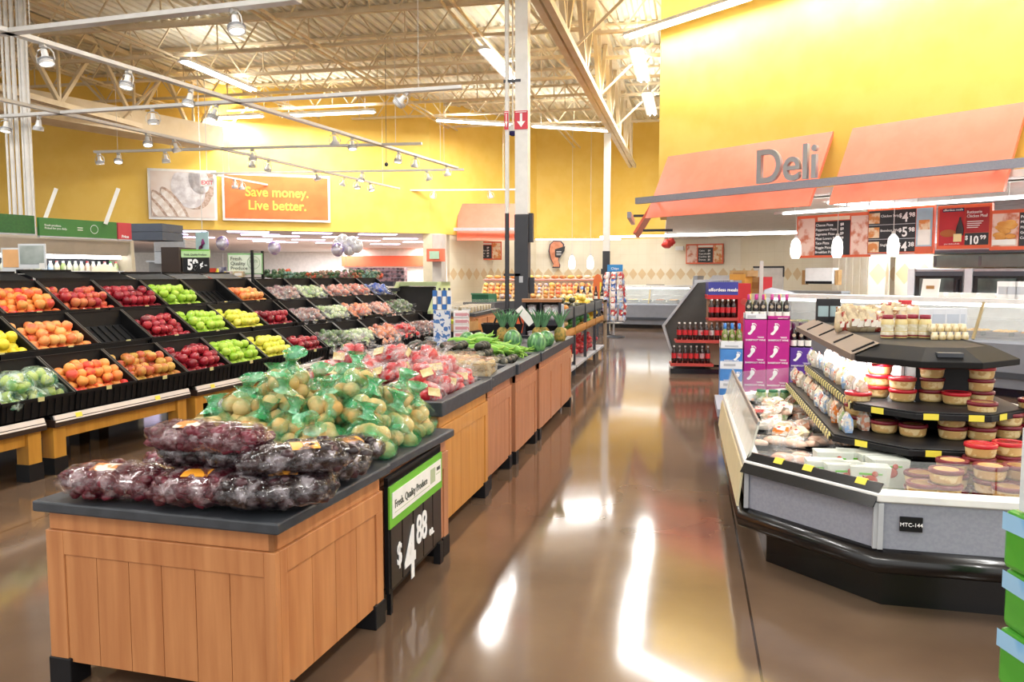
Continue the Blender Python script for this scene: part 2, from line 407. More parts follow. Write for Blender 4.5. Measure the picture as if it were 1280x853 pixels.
struct('trim_1', MB().box(-8.75,-8.15, 26.2, 26.9, 0, 3.0), cream)          # post where the low ceiling ends
# low-ceilinged shops behind the left wall
struct('ceiling_low', MB().prism([(-31,12.7),(-8.5,26.3),(-6.1,31.6),(-5,48),(-40,48),(-40,12.7)], 3.05, 3.12), mat('ceiling_tile_white', 'dcd8d4', .7))
struct('wall_back', MB().box(-40, -3, 47.8, 48, 0, 3.05), mat('shop_back_wall', 'f0ece4', .6))
struct('wall_orange_band', MB().box(at(427,320,Y=42).x, at(536,320,Y=42).x, 42, 42.2, at(480,333,Y=42).z, at(480,320,Y=42).z), mat('orange_band', 'f0643c', .5))
struct('wall_shop_end', MB().box(at(427,320,Y=42).x, at(545,320,Y=42).x, 42.2, 42.4, 0, 3.05), mat('shop_end_wall', 'dfd6c6', .6))
wallseg('wall_side_low', (-6.4, 31.7), (-5, 48), 0, 3.05, cream)
pl = MB(); pl.box(-.65,.65,-.3,.3,0,.02)
PK = Kind(tag(pl.build('ceiling_panel_light', mat('panel_glow', 'dcd4ff', .5, emit=4)), 'x', 'ceiling light'))
for px, py in ((280,188),(215,173),(390,196),(250,210),(325,222),(395,227),(555,180),(705,201),(535,215),(655,231),(905,186),(1025,209),(830,219),(945,237),(1125,226)):
    p = at(260+px/4.267, 250+py/4.267, z=3.03); PK.put(p, R(28), 'white panel light in the low ceiling beyond the left bulkhead', 'low ceiling panel lights')
for px, py in ((770,177),(955,197),(1055,181),(1120,216)):
    p = at(px/4.571, 250+py/4.571, z=3.03); PK.put(p, R(28), 'white panel light in the low ceiling beyond the left bulkhead', 'low ceiling panel lights')
for (x, y) in ((-18, 32), (-11, 34), (-24, 26), (-20, 43), (-12, 43)):  # area lamps spread the panel light; far pair added to brighten shop walls
    l = bpy.data.lights.new('shop_fill_lamp', 'AREA'); l.size = 5; l.energy = 900; l.color = (.95,.93,1); lo = bpy.data.objects.new('shop_fill_lamp', l); col.objects.link(lo); lo.location = (x, y, 3.0)
# deli bulkhead and soffit
def dp(u, o, z=0): v = D0+DX*u+DN*o; return Vector((v.x, v.y, z))
def deli_wall():
    b = MB(); a, c = dp(-.2, .62), dp(14, .62); e, f = dp(14, .85), dp(-.2, .85)
    b.prism([(a.x,a.y),(c.x,c.y),(e.x,e.y),(f.x,f.y)], 2.95, CZ+.1)
    struct('wall_deli', b, yw)
deli_wall()
c_ = dp(-.2,.66); struct('wall_deli_return', MB().prism([(c_.x,c_.y),(c_.x+.15,c_.y),(c_.x+.05,c_.y+3.2),(c_.x-.1,c_.y+3.2)], 2.95, CZ+.1), yw)
b = MB(); pp = [dp(.35,.3), dp(14,.3), dp(14,9), dp(5,12)]
b.prism([(v.x, v.y) for v in pp[:3]]+[(6.7,24.6),(4.3,27.4),(1.8,30.3),(-1.0,31.3)], 2.95, 3.05)
struct('ceiling_deli', b, mat('soffit_white', 'f6f4f0', .6))
for i, (uu, oo) in enumerate(((3.2, 3), (3.2, 7), (7.2, 2.4), (7.2, 5.5), (10.5, 2.4))):
    v = dp(uu, oo, 2.93)
    o = MB().box(-.3,.3,-1.3,1.3,-.02,.02).build('ceiling_panel_light', glow); o.location = v; o.rotation_euler = (0,0,DA)
    tag(o, 'recessed white light panel in the deli soffit', 'ceiling light', 'deli soffit lights')
    l = bpy.data.lights.new('soffit_lamp', 'AREA'); l.size = .6; l.size_y = 2.6; l.shape = 'RECTANGLE'; l.energy = 80; lo = bpy.data.objects.new('soffit_lamp', l); col.objects.link(lo); lo.location = v-Vector((0,0,.04)); lo.rotation_euler = (0,0,DA)
# ------------------------------------------------------------------ columns
def column(name_lab, x, y, w, zb, ztop, pipe):
    r = thing('steel_column', name_lab, 'column', (x, y, 0))
    MB().box(-w/2,w/2,-w/2,w/2,0,zb).build('lower_wrap', dgray_col, r, bevel=.01)
    MB().box(-w/2+.008,w/2-.008,-w/2+.008,w/2-.008,zb,ztop).build('shaft', white, r, bevel=.008)
    MB().box(-w/2-.05,w/2+.05,-w/2-.05,w/2+.05,0,.02).build('base_plate', dgray_col, r)
    return r
dgray_col = mat('charcoal_wrap', '34363c', .45)
c1 = column('thick square column nearest the produce tables, charcoal below and white above', -2.6, 12.7, .22, 2.58, 7.3, True)
r = c1
def arrow(parent, x, y, z, s):
    MB().box(x-.11*s, x+.11*s, y-.006, y, z-.14, z+.14).build('arrow_sign', mat('sign_red', 'd3213a', .4), parent)
    b = MB(); b.add([(x-.02*s,y-.01,z+.10),(x+.02*s,y-.01,z+.10),(x+.02*s,y-.01,z-.02),(x-.02*s,y-.01,z-.02)], [(0,3,2,1)])
    b.add([(x-.07*s,y-.01,z-.02),(x+.07*s,y-.01,z-.02),(x,y-.01,z-.11)], [(0,2,1)])
    b.add([(x-.09*s,y-.01,z+.115),(x+.09*s,y-.01,z+.115),(x+.09*s,y-.01,z+.125),(x-.09*s,y-.01,z+.125)], [(0,1,2,3)]); b.build('arrow', inkw, parent)
arrow(c1, 0, -.112, 4.02, .95)
MB().box(.11,.17,-.06,.06,2.15,2.6).box(.11,.19,-.04,.04,1.35,1.6).build('junction_box', dgray_col, c1)
MB().box(-.03,.03,-.118,-.11,1.52,1.62).build('outlet_plate', lgray, c1)
p = thing('conduit_pipe', 'slim vertical pipe standing just left of the thick column', 'pipe', (-2.83, 12.62, 0))
MB().tube([(0,0,0),(0,0,2.6)], .035, 10).build('lower_pipe', dgray_col, p); MB().tube([(0,0,2.6),(0,0,7.3)], .035, 10).build('upper_pipe', white, p)
MB().box(-.05,.22,-.03,.03,1.62,1.66).box(-.05,.22,-.03,.03,4.6,4.64).build('pipe_clamp', dgray_col, p)
arrow(p, 0, -.045, 4.02, .3)
c2 = column('far slim column beside the snack rack at the end of the aisle', -2.28, 22.6, .19, 2.28, 5.45, False)
MB().box(.1,.16,-.06,.06,1.55,1.75).box(-.14,-.1,-.05,.05,1.65,1.8).build('junction_box', dgray_col, c2)
for i, (px, py0) in enumerate(((13,160),(19,150),(26,150),(33,155),(38,155),(43,165))):
    b = at(px, 272, z=2.4); rr = (.02,.035,.035,.02,.045,.02)[i]
    tag(MB().tube([(0,0,0),(0,0,4.9)], rr, 8).build('standing_pipe', white, loc=(b.x*1.35, b.y*1.35, 2.0)), 'white vertical pipe in the cluster above the green cooler header', 'pipe', 'white pipe cluster')
for px, py, h in ((55,247,0),(133,247,0)):
    q = at(px, 275, z=2.42); tag(MB().bar((-.01,-.01,-.06),(.12,.12,.45), .05, .05).build('header_brace', white, loc=q), 'white slanted brace rising from the green header, %s' % ('left one' if px < 100 else 'right one, by the red panel'), 'brace')

# ------------------------------------------------------------------ track lights
TZ = 4.4
rails = {'R1': ((-7.72,7.4),(-5.99,20.74),.11,'longest white track running away from upper left over the bins'),
         'R2': ((-10.75,10.6),(-9.25,25.3),.10,'second white track running away, left of the longest one'),
         'R3': ((-12.96,20.8),(-12.72,25.35),.07,'short track in front of the orange slogan sign'),
         'C1': ((-8.6,8.22),(-3.9,7.82),.13,'nearest crosswise track at the top left'),
         'C2': ((-12.6,12.4),(-3.34,11.9),.11,'crosswise track ending near the white column with a steel cap'),
         'C3': ((-13.19,16.32),(-5.6,16.75),.09,'middle crosswise track with six spots'),
         'C4': ((-12.9,20.45),(-5.9,21.1),.08,'crosswise track across the top edge of the slogan sign'),
         'C5': ((-12.72,25.35),(-5.49,26.4),.07,'farthest crosswise track against the yellow wall')}
for k, (a, c, w_, lb) in rails.items():
    a = Vector(a); c = Vector(c); m_ = (a+c)/2; d = (c-a)/2
    r = thing('track_rail', lb, 'track light rail', (m_.x, m_.y, TZ))
    MB().bar((-d.x,-d.y,0),(d.x,d.y,0), w_, .05).build('rail', railm, r)
    b = MB()
    for t in (-.85, .85): b.tube([(d.x*t,d.y*t,.02),(d.x*t,d.y*t,2.15)], .005, 4)
    b.build('hanger_rod', railm, r)
def spot_proto():
    r = thing('track_spotlight', 'x', 'spotlight')
    b = MB(); b.box(-.03,.03,-.03,.03,-.05,0); b.build('mount', railm, r)
    b = MB(); t = [(.0,0,-.05)]
    for sgn in (-1, 1): b.tube([(0,0,-.05),(sgn*.07,0,-.07),(sgn*.105,0,-.13),(sgn*.11,0,-.21),(sgn*.08,0,-.24)], .008, 6)
    b.build('yoke', railm, r)
    b = MB(); b.lathe([(.035,-.08),(.04,-.15),(.085,-.22),(.09,-.26),(.08,-.26),(.07,-.235)], 14); b.build('lamp_shade', bright, r)
    MB().lathe([(0,-.243),(.074,-.244)], 14).build('lens', lamp_glow, r)
    b = MB()
    for k in range(3): b.lathe([(.09,-.19-k*.02),(.094,-.195-k*.02)], 14)
    b.build('cooling_fins', lgray, r); return r
SP = Kind(spot_proto())
spots = [('R1',53),('R1',161),('R1',239),('C1',292),('C2',49),('C2',8),('C2',190),('C2',271),('R2',184),('R2',217),('C3',123),('C3',148),('C3',206),('C3',315),
 ('R3',293),('R3',302),('R1',417),('R1',440),('R1',499),('R1',520),('R1',558),('R2',315),('R2',336),('R2',394),('R2',431),('R2',446),('C4',453),('R2',462),('C5',479),('C4',533),('C5',543),('C5',612),('C5',416)]
names = {'R1':'the longest receding track','R2':'the second receding track','R3':'the short track by the slogan sign','C1':'the nearest crosswise track','C2':'the steel-capped crosswise track','C3':'the middle crosswise track','C4':'the crosswise track over the slogan sign','C5':'the farthest crosswise track'}
cnt = {}
for k, px in spots: cnt.setdefault(k, []).append(px)
ordw = ['first','second','third','fourth','fifth','sixth','seventh','eighth','ninth']
def pxof(v):
    f0 = -v.x*math.sin(YAW)+v.y*math.cos(YAW); rr = v.x*math.cos(YAW)+v.y*math.sin(YAW); return 640+F*rr/(f0*math.cos(PITCH)-(v.z-CH)*math.sin(PITCH))
for k, px in spots:
    a, c = Vector(rails[k][0]), Vector(rails[k][1]); lo, hi = -0.05, 1.05
    g = lambda t: pxof(Vector((*(a.lerp(c, t)), TZ)))
    sgn = 1 if g(1) > g(0) else -1
    for _ in range(40):
        mid = (lo+hi)/2
        if (g(mid)-px)*sgn < 0: lo = mid
        else: hi = mid
    p = a.lerp(c, max(0, min(1, lo)))
    i = sorted(cnt[k]).index(px)
    s = SP.put((p.x, p.y, TZ-.02), (R(random.uniform(-14, 14)), R(random.uniform(-18, 18)), random.uniform(-.6, .6)), 'white track spotlight, %s from left on %s' % (ordw[i], names[k]), 'track spotlights')
    if px in (53, 161, 239, 271, 440, 520, 190): pass
# bullhorn-like spot turned sideways on C2 near its end
p = (-4.2, 11.95, TZ-.02); SP.put(p, (R(10), R(50), 0), 'white spotlight tipped sideways near the capped end of a crosswise track', 'track spotlights')
tag(MB().tube([(0,0,0),(0,0,3.0)], .006, 4).ball((0,0,-.03), .05).build('hanging_sensor', dgray, loc=(*(at(483,204,z=4.35).to_2d()), 4.35)), 'small black sensor hanging on a thin rod before the yellow corner', 'sensor')
q = at(641, 163, Y=14); r = thing('dome_camera', 'white hanging dome camera just left of the column\'s red arrow', 'security camera', q)
MB().tube([(0,0,.1),(0,0,3.0)], .015, 6).lathe([(.03,.1),(.09,.05),(.09,-.02)], 12).build('housing', white, r); MB().ball((0,0,-.03), .08, sz=.9).build('dome', mat('smoked_dome', '2c2860', .1), r)

# ------------------------------------------------------------------ signs on the yellow walls
def plane_between(p, q): p, q = Vector(p), Vector(q); return (p.x, p.y, math.atan2(q.y-p.y, q.x-p.x))
def off(P, k): return (P[0]+math.sin(P[2])*k, P[1]-math.cos(P[2])*k, P[2])   # k metres in front of the plane
def board(name, label, cat, x0, y0, x1, y1, P, group=None):
    """root at the bottom centre of the rectangle that spans these corners on vertical plane P; local x along it, -y to the front"""
    a = at(x0, y0, P=P); c = at(x1, y1, P=P); w_ = (c.to_2d()-a.to_2d()).length
    b_ = at((x0+x1)/2, y1, P=P); m_ = (a+c)/2
    cx = at((x0+x1)/2, (y0+y1)/2, P=P); h = (at((x0+x1)/2, y0, P=P).z-at((x0+x1)/2, y1, P=P).z)
    r = thing(name, label, cat, (m_.x, m_.y, cx.z-h/2), P[2], group); return r, w_, h
PW = off(plane_between(W[0], W[1]), .08)
r, w_, h = board('bread_poster', 'large white framed poster of sliced seeded bread on the yellow wall', 'poster', 184, 212, 272, 275, PW)
MB().box(-w_/2,w_/2,-.02,.03,0,h).build('frame', bright, r)
MB().box(-w_/2+.07,w_/2-.07,-.03,-.02,.07,h-.07).build('picture', mat('bread_picture_ground', 'd9c6ba', .5, c2='e9e2dc', scale=.8), r)
def disc(m, cx, cz, rx, rz, y, ang=0, n=28, mi=0):
    v = [(cx+rx*math.cos(t)*math.cos(ang)-rz*math.sin(t)*math.sin(ang), y, cz+rx*math.cos(t)*math.sin(ang)+rz*math.sin(t)*math.cos(ang)) for t in [2*math.pi*k/n for k in range(n)]]
    v = [(max(-w_/2+.09, min(w_/2-.09, a)), b, max(.09, min(h-.09, c))) for a, b, c in v]
    m.add(v, [tuple(range(n))], mi)
crust = mat('bread_crust', 'a58a78', .6, c2='c9b2a4', scale=14); crumb = mat('bread_crumb', 'efe9e4', .6, c2='dccfc4', scale=9)
b = MB()
disc(b, .30*w_*.5, .62*h, w_*.27, h*.42, -.032, R(20)); disc(b, .30*w_, .75*h, w_*.2, h*.33, -.033, R(15)); b.build('loaf_crust', crust, r)
b = MB(); disc(b, .08*w_, .62*h, w_*.24, h*.40, -.036, R(20)); disc(b, .24*w_, .78*h, w_*.15, h*.27, -.036, R(15)); b.build('loaf', mat('bread_flour','e6e4e6',.6,c2='c8c2c4',scale=5), r)
for i in range(4):
    b = MB(); disc(b, (-.12-.13*i)*w_, (.30-.07*i)*h, w_*.09, h*.42, -.04-.004*i, R(36)); b.build('slice_crust', crust, r)
    b = MB(); disc(b, (-.135-.13*i)*w_, (.285-.07*i)*h, w_*.07, h*.38, -.042-.004*i, R(36)); b.build('slice', crumb, r)
sg, w_, h = board('slogan_sign', 'large orange sign with yellow slogan lettering in a white frame', 'sign', 277, 218, 413, 277, PW)
MB().box(-w_/2,w_/2,-.02,.03,0,h).build('frame', bright, sg); MB().box(-w_/2+.07,w_/2-.07,-.03,-.02,.07,h-.07).build('panel', mat('slogan_orange', 'f0703c', .4, c2='f27a42', scale=2), sg)
yl = mat('slogan_yellow', 'f4cf58', .5)
text('Save money.', h*.28, sg, (0,-.034,h*.52), yl, bold=.02, sx=.93); text('Live better.', h*.28, sg, (0,-.034,h*.24), yl, bold=.02, sx=.93)
q = at(287, 227, P=off(PW, 2.5)); e = thing('exit_sign', 'small pale exit sign hanging before the bread poster', 'exit sign', at(259,233,P=off(PW,2.2)), PW[2])
MB().box(-.19,.19,-.04,.04,0,.22).build('case', bright, e); text('EXIT', .15, e, (0,-.042,.045), mat('exit_red','e8606a',.5), bold=.02); MB().tube([(0,0,.22),(0,0,3.1)], .012, 6).build('stem', railm, e)

# orange canopies with grey rails (deli front and bakery)
def canopy(lab, P, w_, z0, z1, out, name='sloped_canopy', rail=True, endcap=True):
    r = thing(name, lab, 'sign canopy', (P[0], P[1], z0), P[2])
    b = MB(); t = .06
    b.add([(-w_/2,-out,0),(w_/2,-out,0),(w_/2,0,z1-z0),(-w_/2,0,z1-z0),(-w_/2,-out+t,0),(w_/2,-out+t,0),(w_/2,t,z1-z0),(-w_/2,t,z1-z0)],
          [(0,1,2,3),(7,6,5,4),(0,4,5,1),(3,2,6,7),(0,3,7,4),(1,5,6,2)]); b.build('panel', orange, r)
    b = MB()
    for x in (-w_*.35, w_*.35): b.bar((x,-out*.5+t,(z1-z0)*.5),(x,.1,(z1-z0)*.5), .05,.05)
    b.build('bracket', dgray, r); return r
DP = lambda k: (D0.x+DN.x*k, D0.y+DN.y*k, DA)
def deli_canopy(xa, xb, ztop_px, lab):
    a = at(xa, 0, P=DP(0)); c = at(xb, 0, P=DP(0)); w_ = (c.to_2d()-a.to_2d()).length; m_ = (a+c)/2
    mz = m_.to_2d()+DN*.6
    return canopy(lab, (mz.x, mz.y, DA), w_, 2.74, 3.98, .62), w_
dc, wd = deli_canopy(811, 1019, 0, 'sloped orange canopy carrying the silver deli lettering')
deli_canopy(1044, 1266, 0, 'sloped orange canopy without lettering at right, above the menu boards')
# letters stand upright on the rail
p = at(982, 232, P=DP(-.12)); L_ = thing('deli_lettering', 'big silver metal letters standing above the grey rail', 'lettering', (p.x, p.y, 3.17), DA)
text('Deli', .78, L_, (0,0,0), silver, name='letters', ext=.035, sx=.92, bold=.012)
rl = thing('canopy_rail', 'long grey rail running across both deli canopies', 'rail', (D0.x, D0.y, 3.1), DA)
MB().box(-.1,8.2,-.14,-.05,-.08,.04).build('rail', gray, rl)
b = MB()
for x in (.2, 2.2, 3.9, 4.4, 6.4, 8.0): b.box(x-.02,x+.02,-.06,.6,-.03,.0)
b.build('bracket', gray, rl)
# small canopy on the return side, seen edge on, with rails
rc = thing('side_canopy', 'narrow orange canopy seen edge-on at the corner left of the deli canopy', 'sign canopy', dp(-.3,.72,2.50), R(-88))
MB().add([(-2.4,-.5,0),(0,-.5,0),(0,.1,1.0),(-2.4,.1,1.0),(-2.4,-.44,0),(0,-.44,0),(0,.16,1.0),(-2.4,.16,1.0)], [(0,1,2,3),(7,6,5,4),(0,4,5,1),(3,2,6,7),(0,3,7,4),(1,5,6,2)]).build('panel', orange, rc)
MB().box(-2.4,.1,-.62,-.54,.3,.42).build('rail', gray, rc)
b = MB(); b.bar((-.1,-.5,.35),(-.1,.3,.35),.05,.05).bar((-.1,-.3,.05),(-.1,.3,.05),.05,.05); b.build('bracket', dgray, rc)
PB = off(plane_between((-8.1,27.1), W[2]), .1)
# bakery canopy
a = at(570, 253, P=PB); c = at(651, 298, P=PB)
w0 = (c.to_2d()-a.to_2d()).length
# set straight across, just in front of the bakery side wall
PBC = (-7.0, 27.3, R(12))
a = at(571, 298, P=PBC); c = at(652, 298, P=PBC); wb = (c.to_2d()-a.to_2d()).length; m_ = (a+c)/2
bc = canopy('sloped orange canopy on the bakery wall left of the thick column', (m_.x-.1, m_.y+.5, R(12)), wb, at(610,300,P=PBC).z-.02, at(610,253,P=PBC).z, .6)
MB().box(-wb/2-.1,wb/2,-.72,-.6,.32,.42).build('rail', lgray, bc)

# ------------------------------------------------------------------ menu boards
mb_red = mat('menu_red', 'c01a26', .4); mb_or = mat('menu_orange', 'e0623a', .45); mb_dk = mat('menu_black', '2b2c31', .45)
food = mat('food_photo', 'd98b4a', .5, c2='f0d9b8', scale=9, lo=.42, hi=.55); food2 = mat('food_photo_pale', 'e6c9bc', .5, c2='c97a5e', scale=7, lo=.5, hi=.65)
def pic(r, x0, x1, z0, z1, m, y=-.035, name='picture'): MB().box(x0,x1,y,y+.006,z0,z1).build(name, m, r)
def rows(r, lines, x, z, dz, size, prices=None, xp=0):
    for i, t in enumerate(lines):
        text(t, size, r, (x,-.045,z-i*dz), inkw, name='menu_line', align='LEFT')
        if prices: text(prices[i], size, r, (xp,-.045,z-i*dz), inkw, name='price', align='LEFT', bold=.02)
PM = DP(1.0)
r, w_, h = board('menu_board', 'wide menu board with black centre listing pizzas between two food photos', 'menu board', 998, 268, 1087, 322, PM)
MB().box(-w_/2,w_/2,-.03,.03,0,h).build('frame', mb_or, r); pic(r,-w_*.23,w_*.25,.04,h*.84,mb_dk,name='list_panel'); pic(r,-w_*.48,-w_*.24,.04,h-.05,food2); pic(r,w_*.26,w_*.48,.04,h-.05,food2); pic(r,-w_*.2,w_*.24,h*.86,h-.04,mat('menu_head','f2ddc4',.5),name='heading')
rows(r, ['Cheese Pizza','Pepperoni Pizza','Supreme Pizza','Meat Lovers Pizza','Taco Pizza','Veggie Pizza','Breakfast Pizza'], -w_*.22, h*.73, h*.105, h*.085, ['$8','$9','$9','$9','$9','$8','$8'], w_*.12)
r, w_, h = board('menu_board', 'menu board with three priced rows and a tub of chicken pieces', 'menu board', 1086, 259, 1167, 318, PM)
MB().box(-w_/2,w_/2,-.03,.03,0,h).build('frame', mb_or, r); pic(r,-w_*.47,w_*.24,.04,h-.04,mb_dk,name='list_panel'); pic(r,w_*.25,w_*.48,.04,h-.04,mat('tub_backdrop','a9c4d6',.5)); pic(r,w_*.28,w_*.46,h*.18,h*.5,paper,-.04,'tub_picture'); pic(r,w_*.29,w_*.45,h*.5,h*.7,food,-.04,'chicken_picture'); pic(r,w_*.25,w_*.48,.04,h*.15,mb_or,-.042,'caption')
for i, pr in enumerate((('$','4','98'),('$','5','98'),('$','4','38'))):
    z = h*(.70-.31*i); pic(r,-w_*.47,-w_*.3,z-.02,z+h*.2,food,-.04,'dish_picture'); text(pr[0], h*.12, r, (w_*.02,-.045,z+h*.08), inkw, 'price', bold=.02); text(pr[1], h*.28, r, (w_*.09,-.045,z-.01), inkw, 'price', bold=.02, sx=.9); text(pr[2], h*.13, r, (w_*.19,-.045,z+h*.08), inkw, 'price', bold=.02)
    text(('Chicken Strips','Boneless Wings','Single Slice')[i], h*.075, r, (-w_*.28,-.045,z+h*.1), inkw, 'menu_line', align='LEFT'); MB().box(-w_*.47,w_*.24,-.045,-.035,z-.05,z-.04).build('divider', lgray, r)
r, w_, h = board('menu_board', 'red menu board with chicken meal, cola bottle and a ten dollar price', 'menu board', 1174, 256, 1239, 311, PM)
MB().box(-w_/2,w_/2,-.03,.03,0,h).build('frame', mb_or, r); pic(r,-w_*.46,w_*.02,.05,h-.05,mb_red,name='photo_panel'); pic(r,w_*.03,w_*.46,h*.36,h-.05,mat('menu_dark_red','a5161f',.4),name='text_panel'); pic(r,w_*.03,w_*.46,.05,h*.35,mb_dk,name='price_panel'); pic(r,-w_*.4,0,h*.85,h*.93,mat('menu_navy','1c2450',.4),-.04,'heading')
text('effortless meals', h*.07, r, (-w_*.2,-.045,h*.87), inkw, 'heading_text'); text('Rotisserie\nChicken Meal', h*.095, r, (w_*.06,-.045,h*.79), inkw, 'menu_line', align='LEFT', sx=.85)
for i in range(4): MB().box(w_*.07,w_*(.36-.03*i),-.045,-.04,h*(.60-.045*i),h*(.615-.045*i)).build('small_print', inkw, r)
text('$', h*.13, r, (w_*.07,-.045,h*.2), inkw, 'price', bold=.02); text('10', h*.26, r, (w_*.2,-.045,h*.1), inkw, 'price', bold=.03, sx=.85); text('99', h*.13, r, (w_*.37,-.045,h*.2), inkw, 'price', bold=.02)
MB().lathe([(.07*w_,0),(.075*w_,.12*h),(.06*w_,.22*h),(.02*w_,.36*h),(.018*w_,.42*h)], 10, (-w_*.06,0,h*.3), sy=.1).build('bottle_picture', mat('cola','2a0d0c',.3), r, loc=(0,-.045,0))
disc_b = MB(); disc_b.ball((-w_*.28,-.04,h*.36), w_*.16, sy=.06, sz=.45); disc_b.build('chicken_picture', mat('roast','b0602a',.5), r); MB().box(-w_*.17,w_*-.02,-.055,-.045,h*.16,h*.34).build('tub_picture', mat('tub_yellow','ecd9a0',.5), r); text('your choice of side', h*.045, r, (-w_*.2,-.045,h*.1), inkw, 'menu_line')
r, w_, h = board('menu_board', 'menu board with potato wedges photo, cut by the right frame edge', 'menu board', 1240, 261, 1330, 312, PM)
MB().box(-w_/2,w_/2,-.03,.03,0,h).build('frame', mb_or, r); pic(r,-w_*.47,-w_*.1,.05,h-.05,food2); b = MB()
for i in range(14): b.ball((-w_*.28+random.uniform(-.13,.13)*w_,-.05,h*random.uniform(.3,.7)), w_*.08, sy=.15, sz=.5)
b.build('potato_wedges', mat('wedges','e0aa5a',.5,c2='d09040'), r); pic(r,-w_*.45,-w_*.12,h*.12,h*.26,paper,-.06,'bowl_picture'); pic(r,-w_*.09,w_*.47,.05,h-.05,mb_dk,name='list_panel')
rows(r, ['Potato Wedges','Mac & Cheese','Mashed Potatoes','Green Beans','Cole Slaw'], -w_*.07, h*.78, h*.13, h*.09)
# the light line and hangers above the boards
o = thing('menu_rail', 'white lit rail from which the menu boards hang', 'rail', dp(2.3,1.0,2.72), DA); MB().box(0,6.5,-.03,.03,0,.05).build('rail', bright, o); MB().box(0.2,6.3,-.05,-.03,-.01,.02).build('light_strip', glow, o)
b = MB()
for x in (.4,1.4,1.8,2.6,3.1,3.9,4.6): b.tube([(x,0,.05),(x,0,.28)], .012, 6)
b.build('hanger', railm, o)
# pendants
def pend():
    r = thing('pendant_lamp', 'x', 'pendant lamp'); MB().lathe([(.03,0),(.075,-.06),(.095,-.18),(.09,-.3),(.06,-.36)], 16).build('shade', mat('opal_glass','fbf6f0',.3,emit=1.6), r); MB().tube([(0,0,0),(0,0,.75)], .006, 5).build('cord', railm, r); MB().lathe([(.03,.0),(.03,.05)], 8).build('socket', railm, r); return r
PE = Kind(pend())
for px, py, k, lb in ((995,298,.5,'leftmost white pendant lamp beside the pizza menu board'),(1047,296,.5,'white pendant lamp hanging before the pizza menu board'),(1117,293,.5,'white pendant lamp before the three-price menu board')):
    p = at(px, py, P=DP(k)); PE.put(p, 0, lb, None, .95)
for px, lb in ((715,'white pendant lamp right of the loaf-shaped sign, left of two'),(738,'white pendant lamp on the tiled wall, nearer the far column')):
    p = at(px, 320, Y=30); o = PE.put(p, 0, lb, None, 1.35); MB().tube([(0,0,.5),(0,0,4.0)], .005, 4).build('long_cord', railm, o)
# far small menus and ornament signs
PT = off(plane_between(W[1], W[2]), .4); PC = off(plane_between(W[2], W[3]), .15); PCR = off(plane_between(W[4], W[5]), .12)
def smallmenu(x0,y0,x1,y1,P,lb):
    r, w_, h = board('menu_board', lb, 'menu board', x0,y0,x1,y1,P)
    MB().box(-w_/2,w_/2,-.03,.03,0,h).build('frame', mb_or, r); pic(r,-w_*.17,w_*.23,.05,h*.8,mb_dk,name='list_panel'); pic(r,-w_*.47,-w_*.2,.05,h-.05,food2); pic(r,w_*.25,w_*.47,.05,h-.05,food); pic(r,-w_*.17,w_*.23,h*.83,h-.05,paper,name='heading')
    rows(r, ['Cakes','Cupcakes','Cookies','Donuts'], -w_*.14, h*.62, h*.15, h*.12, ['$9','$4','$3','$5'], w_*.1)
PTF = (-6.0, 30.2, R(6))
smallmenu(580,302,627,325,(-6.8,28.9,R(20)),'small menu board with cake photo on the tiles below the bakery canopy')
smallmenu(858,305,904,330,PCR,'small menu board on the cream tiles left of the deli')
# bread-shaped sign
r, w_, h = board('bread_sign', 'die-cut sign of a loaf wrapped in a dark paper, on the cream tiles', 'sign', 686, 301, 705, 335, PC)
pts = [(-.28,0),(.22,.0),(.25,.12),(.12,.28),(.2,.45),(.5,.95),(.48,1.0),(.3,1.12),(-.2,1.14),(-.45,.98),(-.52,.7),(-.38,.35),(-.2,.12)]
MB().yprism([(x*w_, z*h/1.14) for x, z in pts], -.03, 0).build('outline', mat('sign_navy','332f4a',.5), r)
MB().yprism([(x*w_*.86-.01, z*h/1.14*.93+.04*h) for x, z in pts], -.045, -.03).build('loaf_shape', mat('sign_bread','e09a78',.5,c2='ca7e5c',scale=4), r)
MB().yprism([(-.1*w_,.4*h),(.2*w_,.36*h),(.5*w_,.62*h),(.55*w_,.8*h),(-.12*w_,.68*h)], -.055, -.045).build('wrapper', mb_dk, r)
for i in range(3): MB().box(-.02*w_,.3*w_,-.06,-.055,(.47+.06*i)*h,(.49+.06*i)*h).build('small_print', inkw, r)
p = at(834, 305, P=(0,24,DA)); tag(MB().ball((0,0,0), .17, sz=.8, jit=.15, n=10, k=7).ball((.12,0,.05), .11, jit=.2).tube([(0,0,.1),(0,0,1.0)], .006, 4).build('red_ornament', mat('ornament','e0403a',.5), loc=p), 'red balloon ornament under the soffit edge left of the deli', 'ornament')
r, w_, h = board('light_box', 'small blank white box on the tiles beside the red ornament', 'box', 845, 308, 855, 313, PCR); MB().box(-w_/2,w_/2,-.08,0,0,h).build('box', bright, r)
# light line under the soffit edge at the tile wall
lc = tag(MB().box(-3.3,3.3,-.06,.06,-.03,.03).build('cove_light', glow, loc=(.2,27.0,2.9), rot=(0,0,R(-14))), 'thin white light line along the soffit edge above the tiles', 'light')
lc = tag(MB().box(-1.6,1.6,-.05,.05,-.02,.02).build('cove_light', glow, loc=(-4.2,31.0,2.97), rot=(0,0,R(10))), 'thin light line between the yellow wall and tiles by the bread sign', 'light')
# ------------------------------------------------------------------ produce racks on the left
class Frame:
    """upright local frame: origin, heading of the row; X' points to the aisle, Y' along the row"""
    def __init__(s, ox, oy, ang): s.o = Vector((ox, oy, 0)); s.a = ang; s.c, s.s = math.cos(ang), math.sin(ang)
    def w(s, x, y, z=0): return Vector((s.o.x+x*s.c-y*s.s, s.o.y+x*s.s+y*s.c, z))
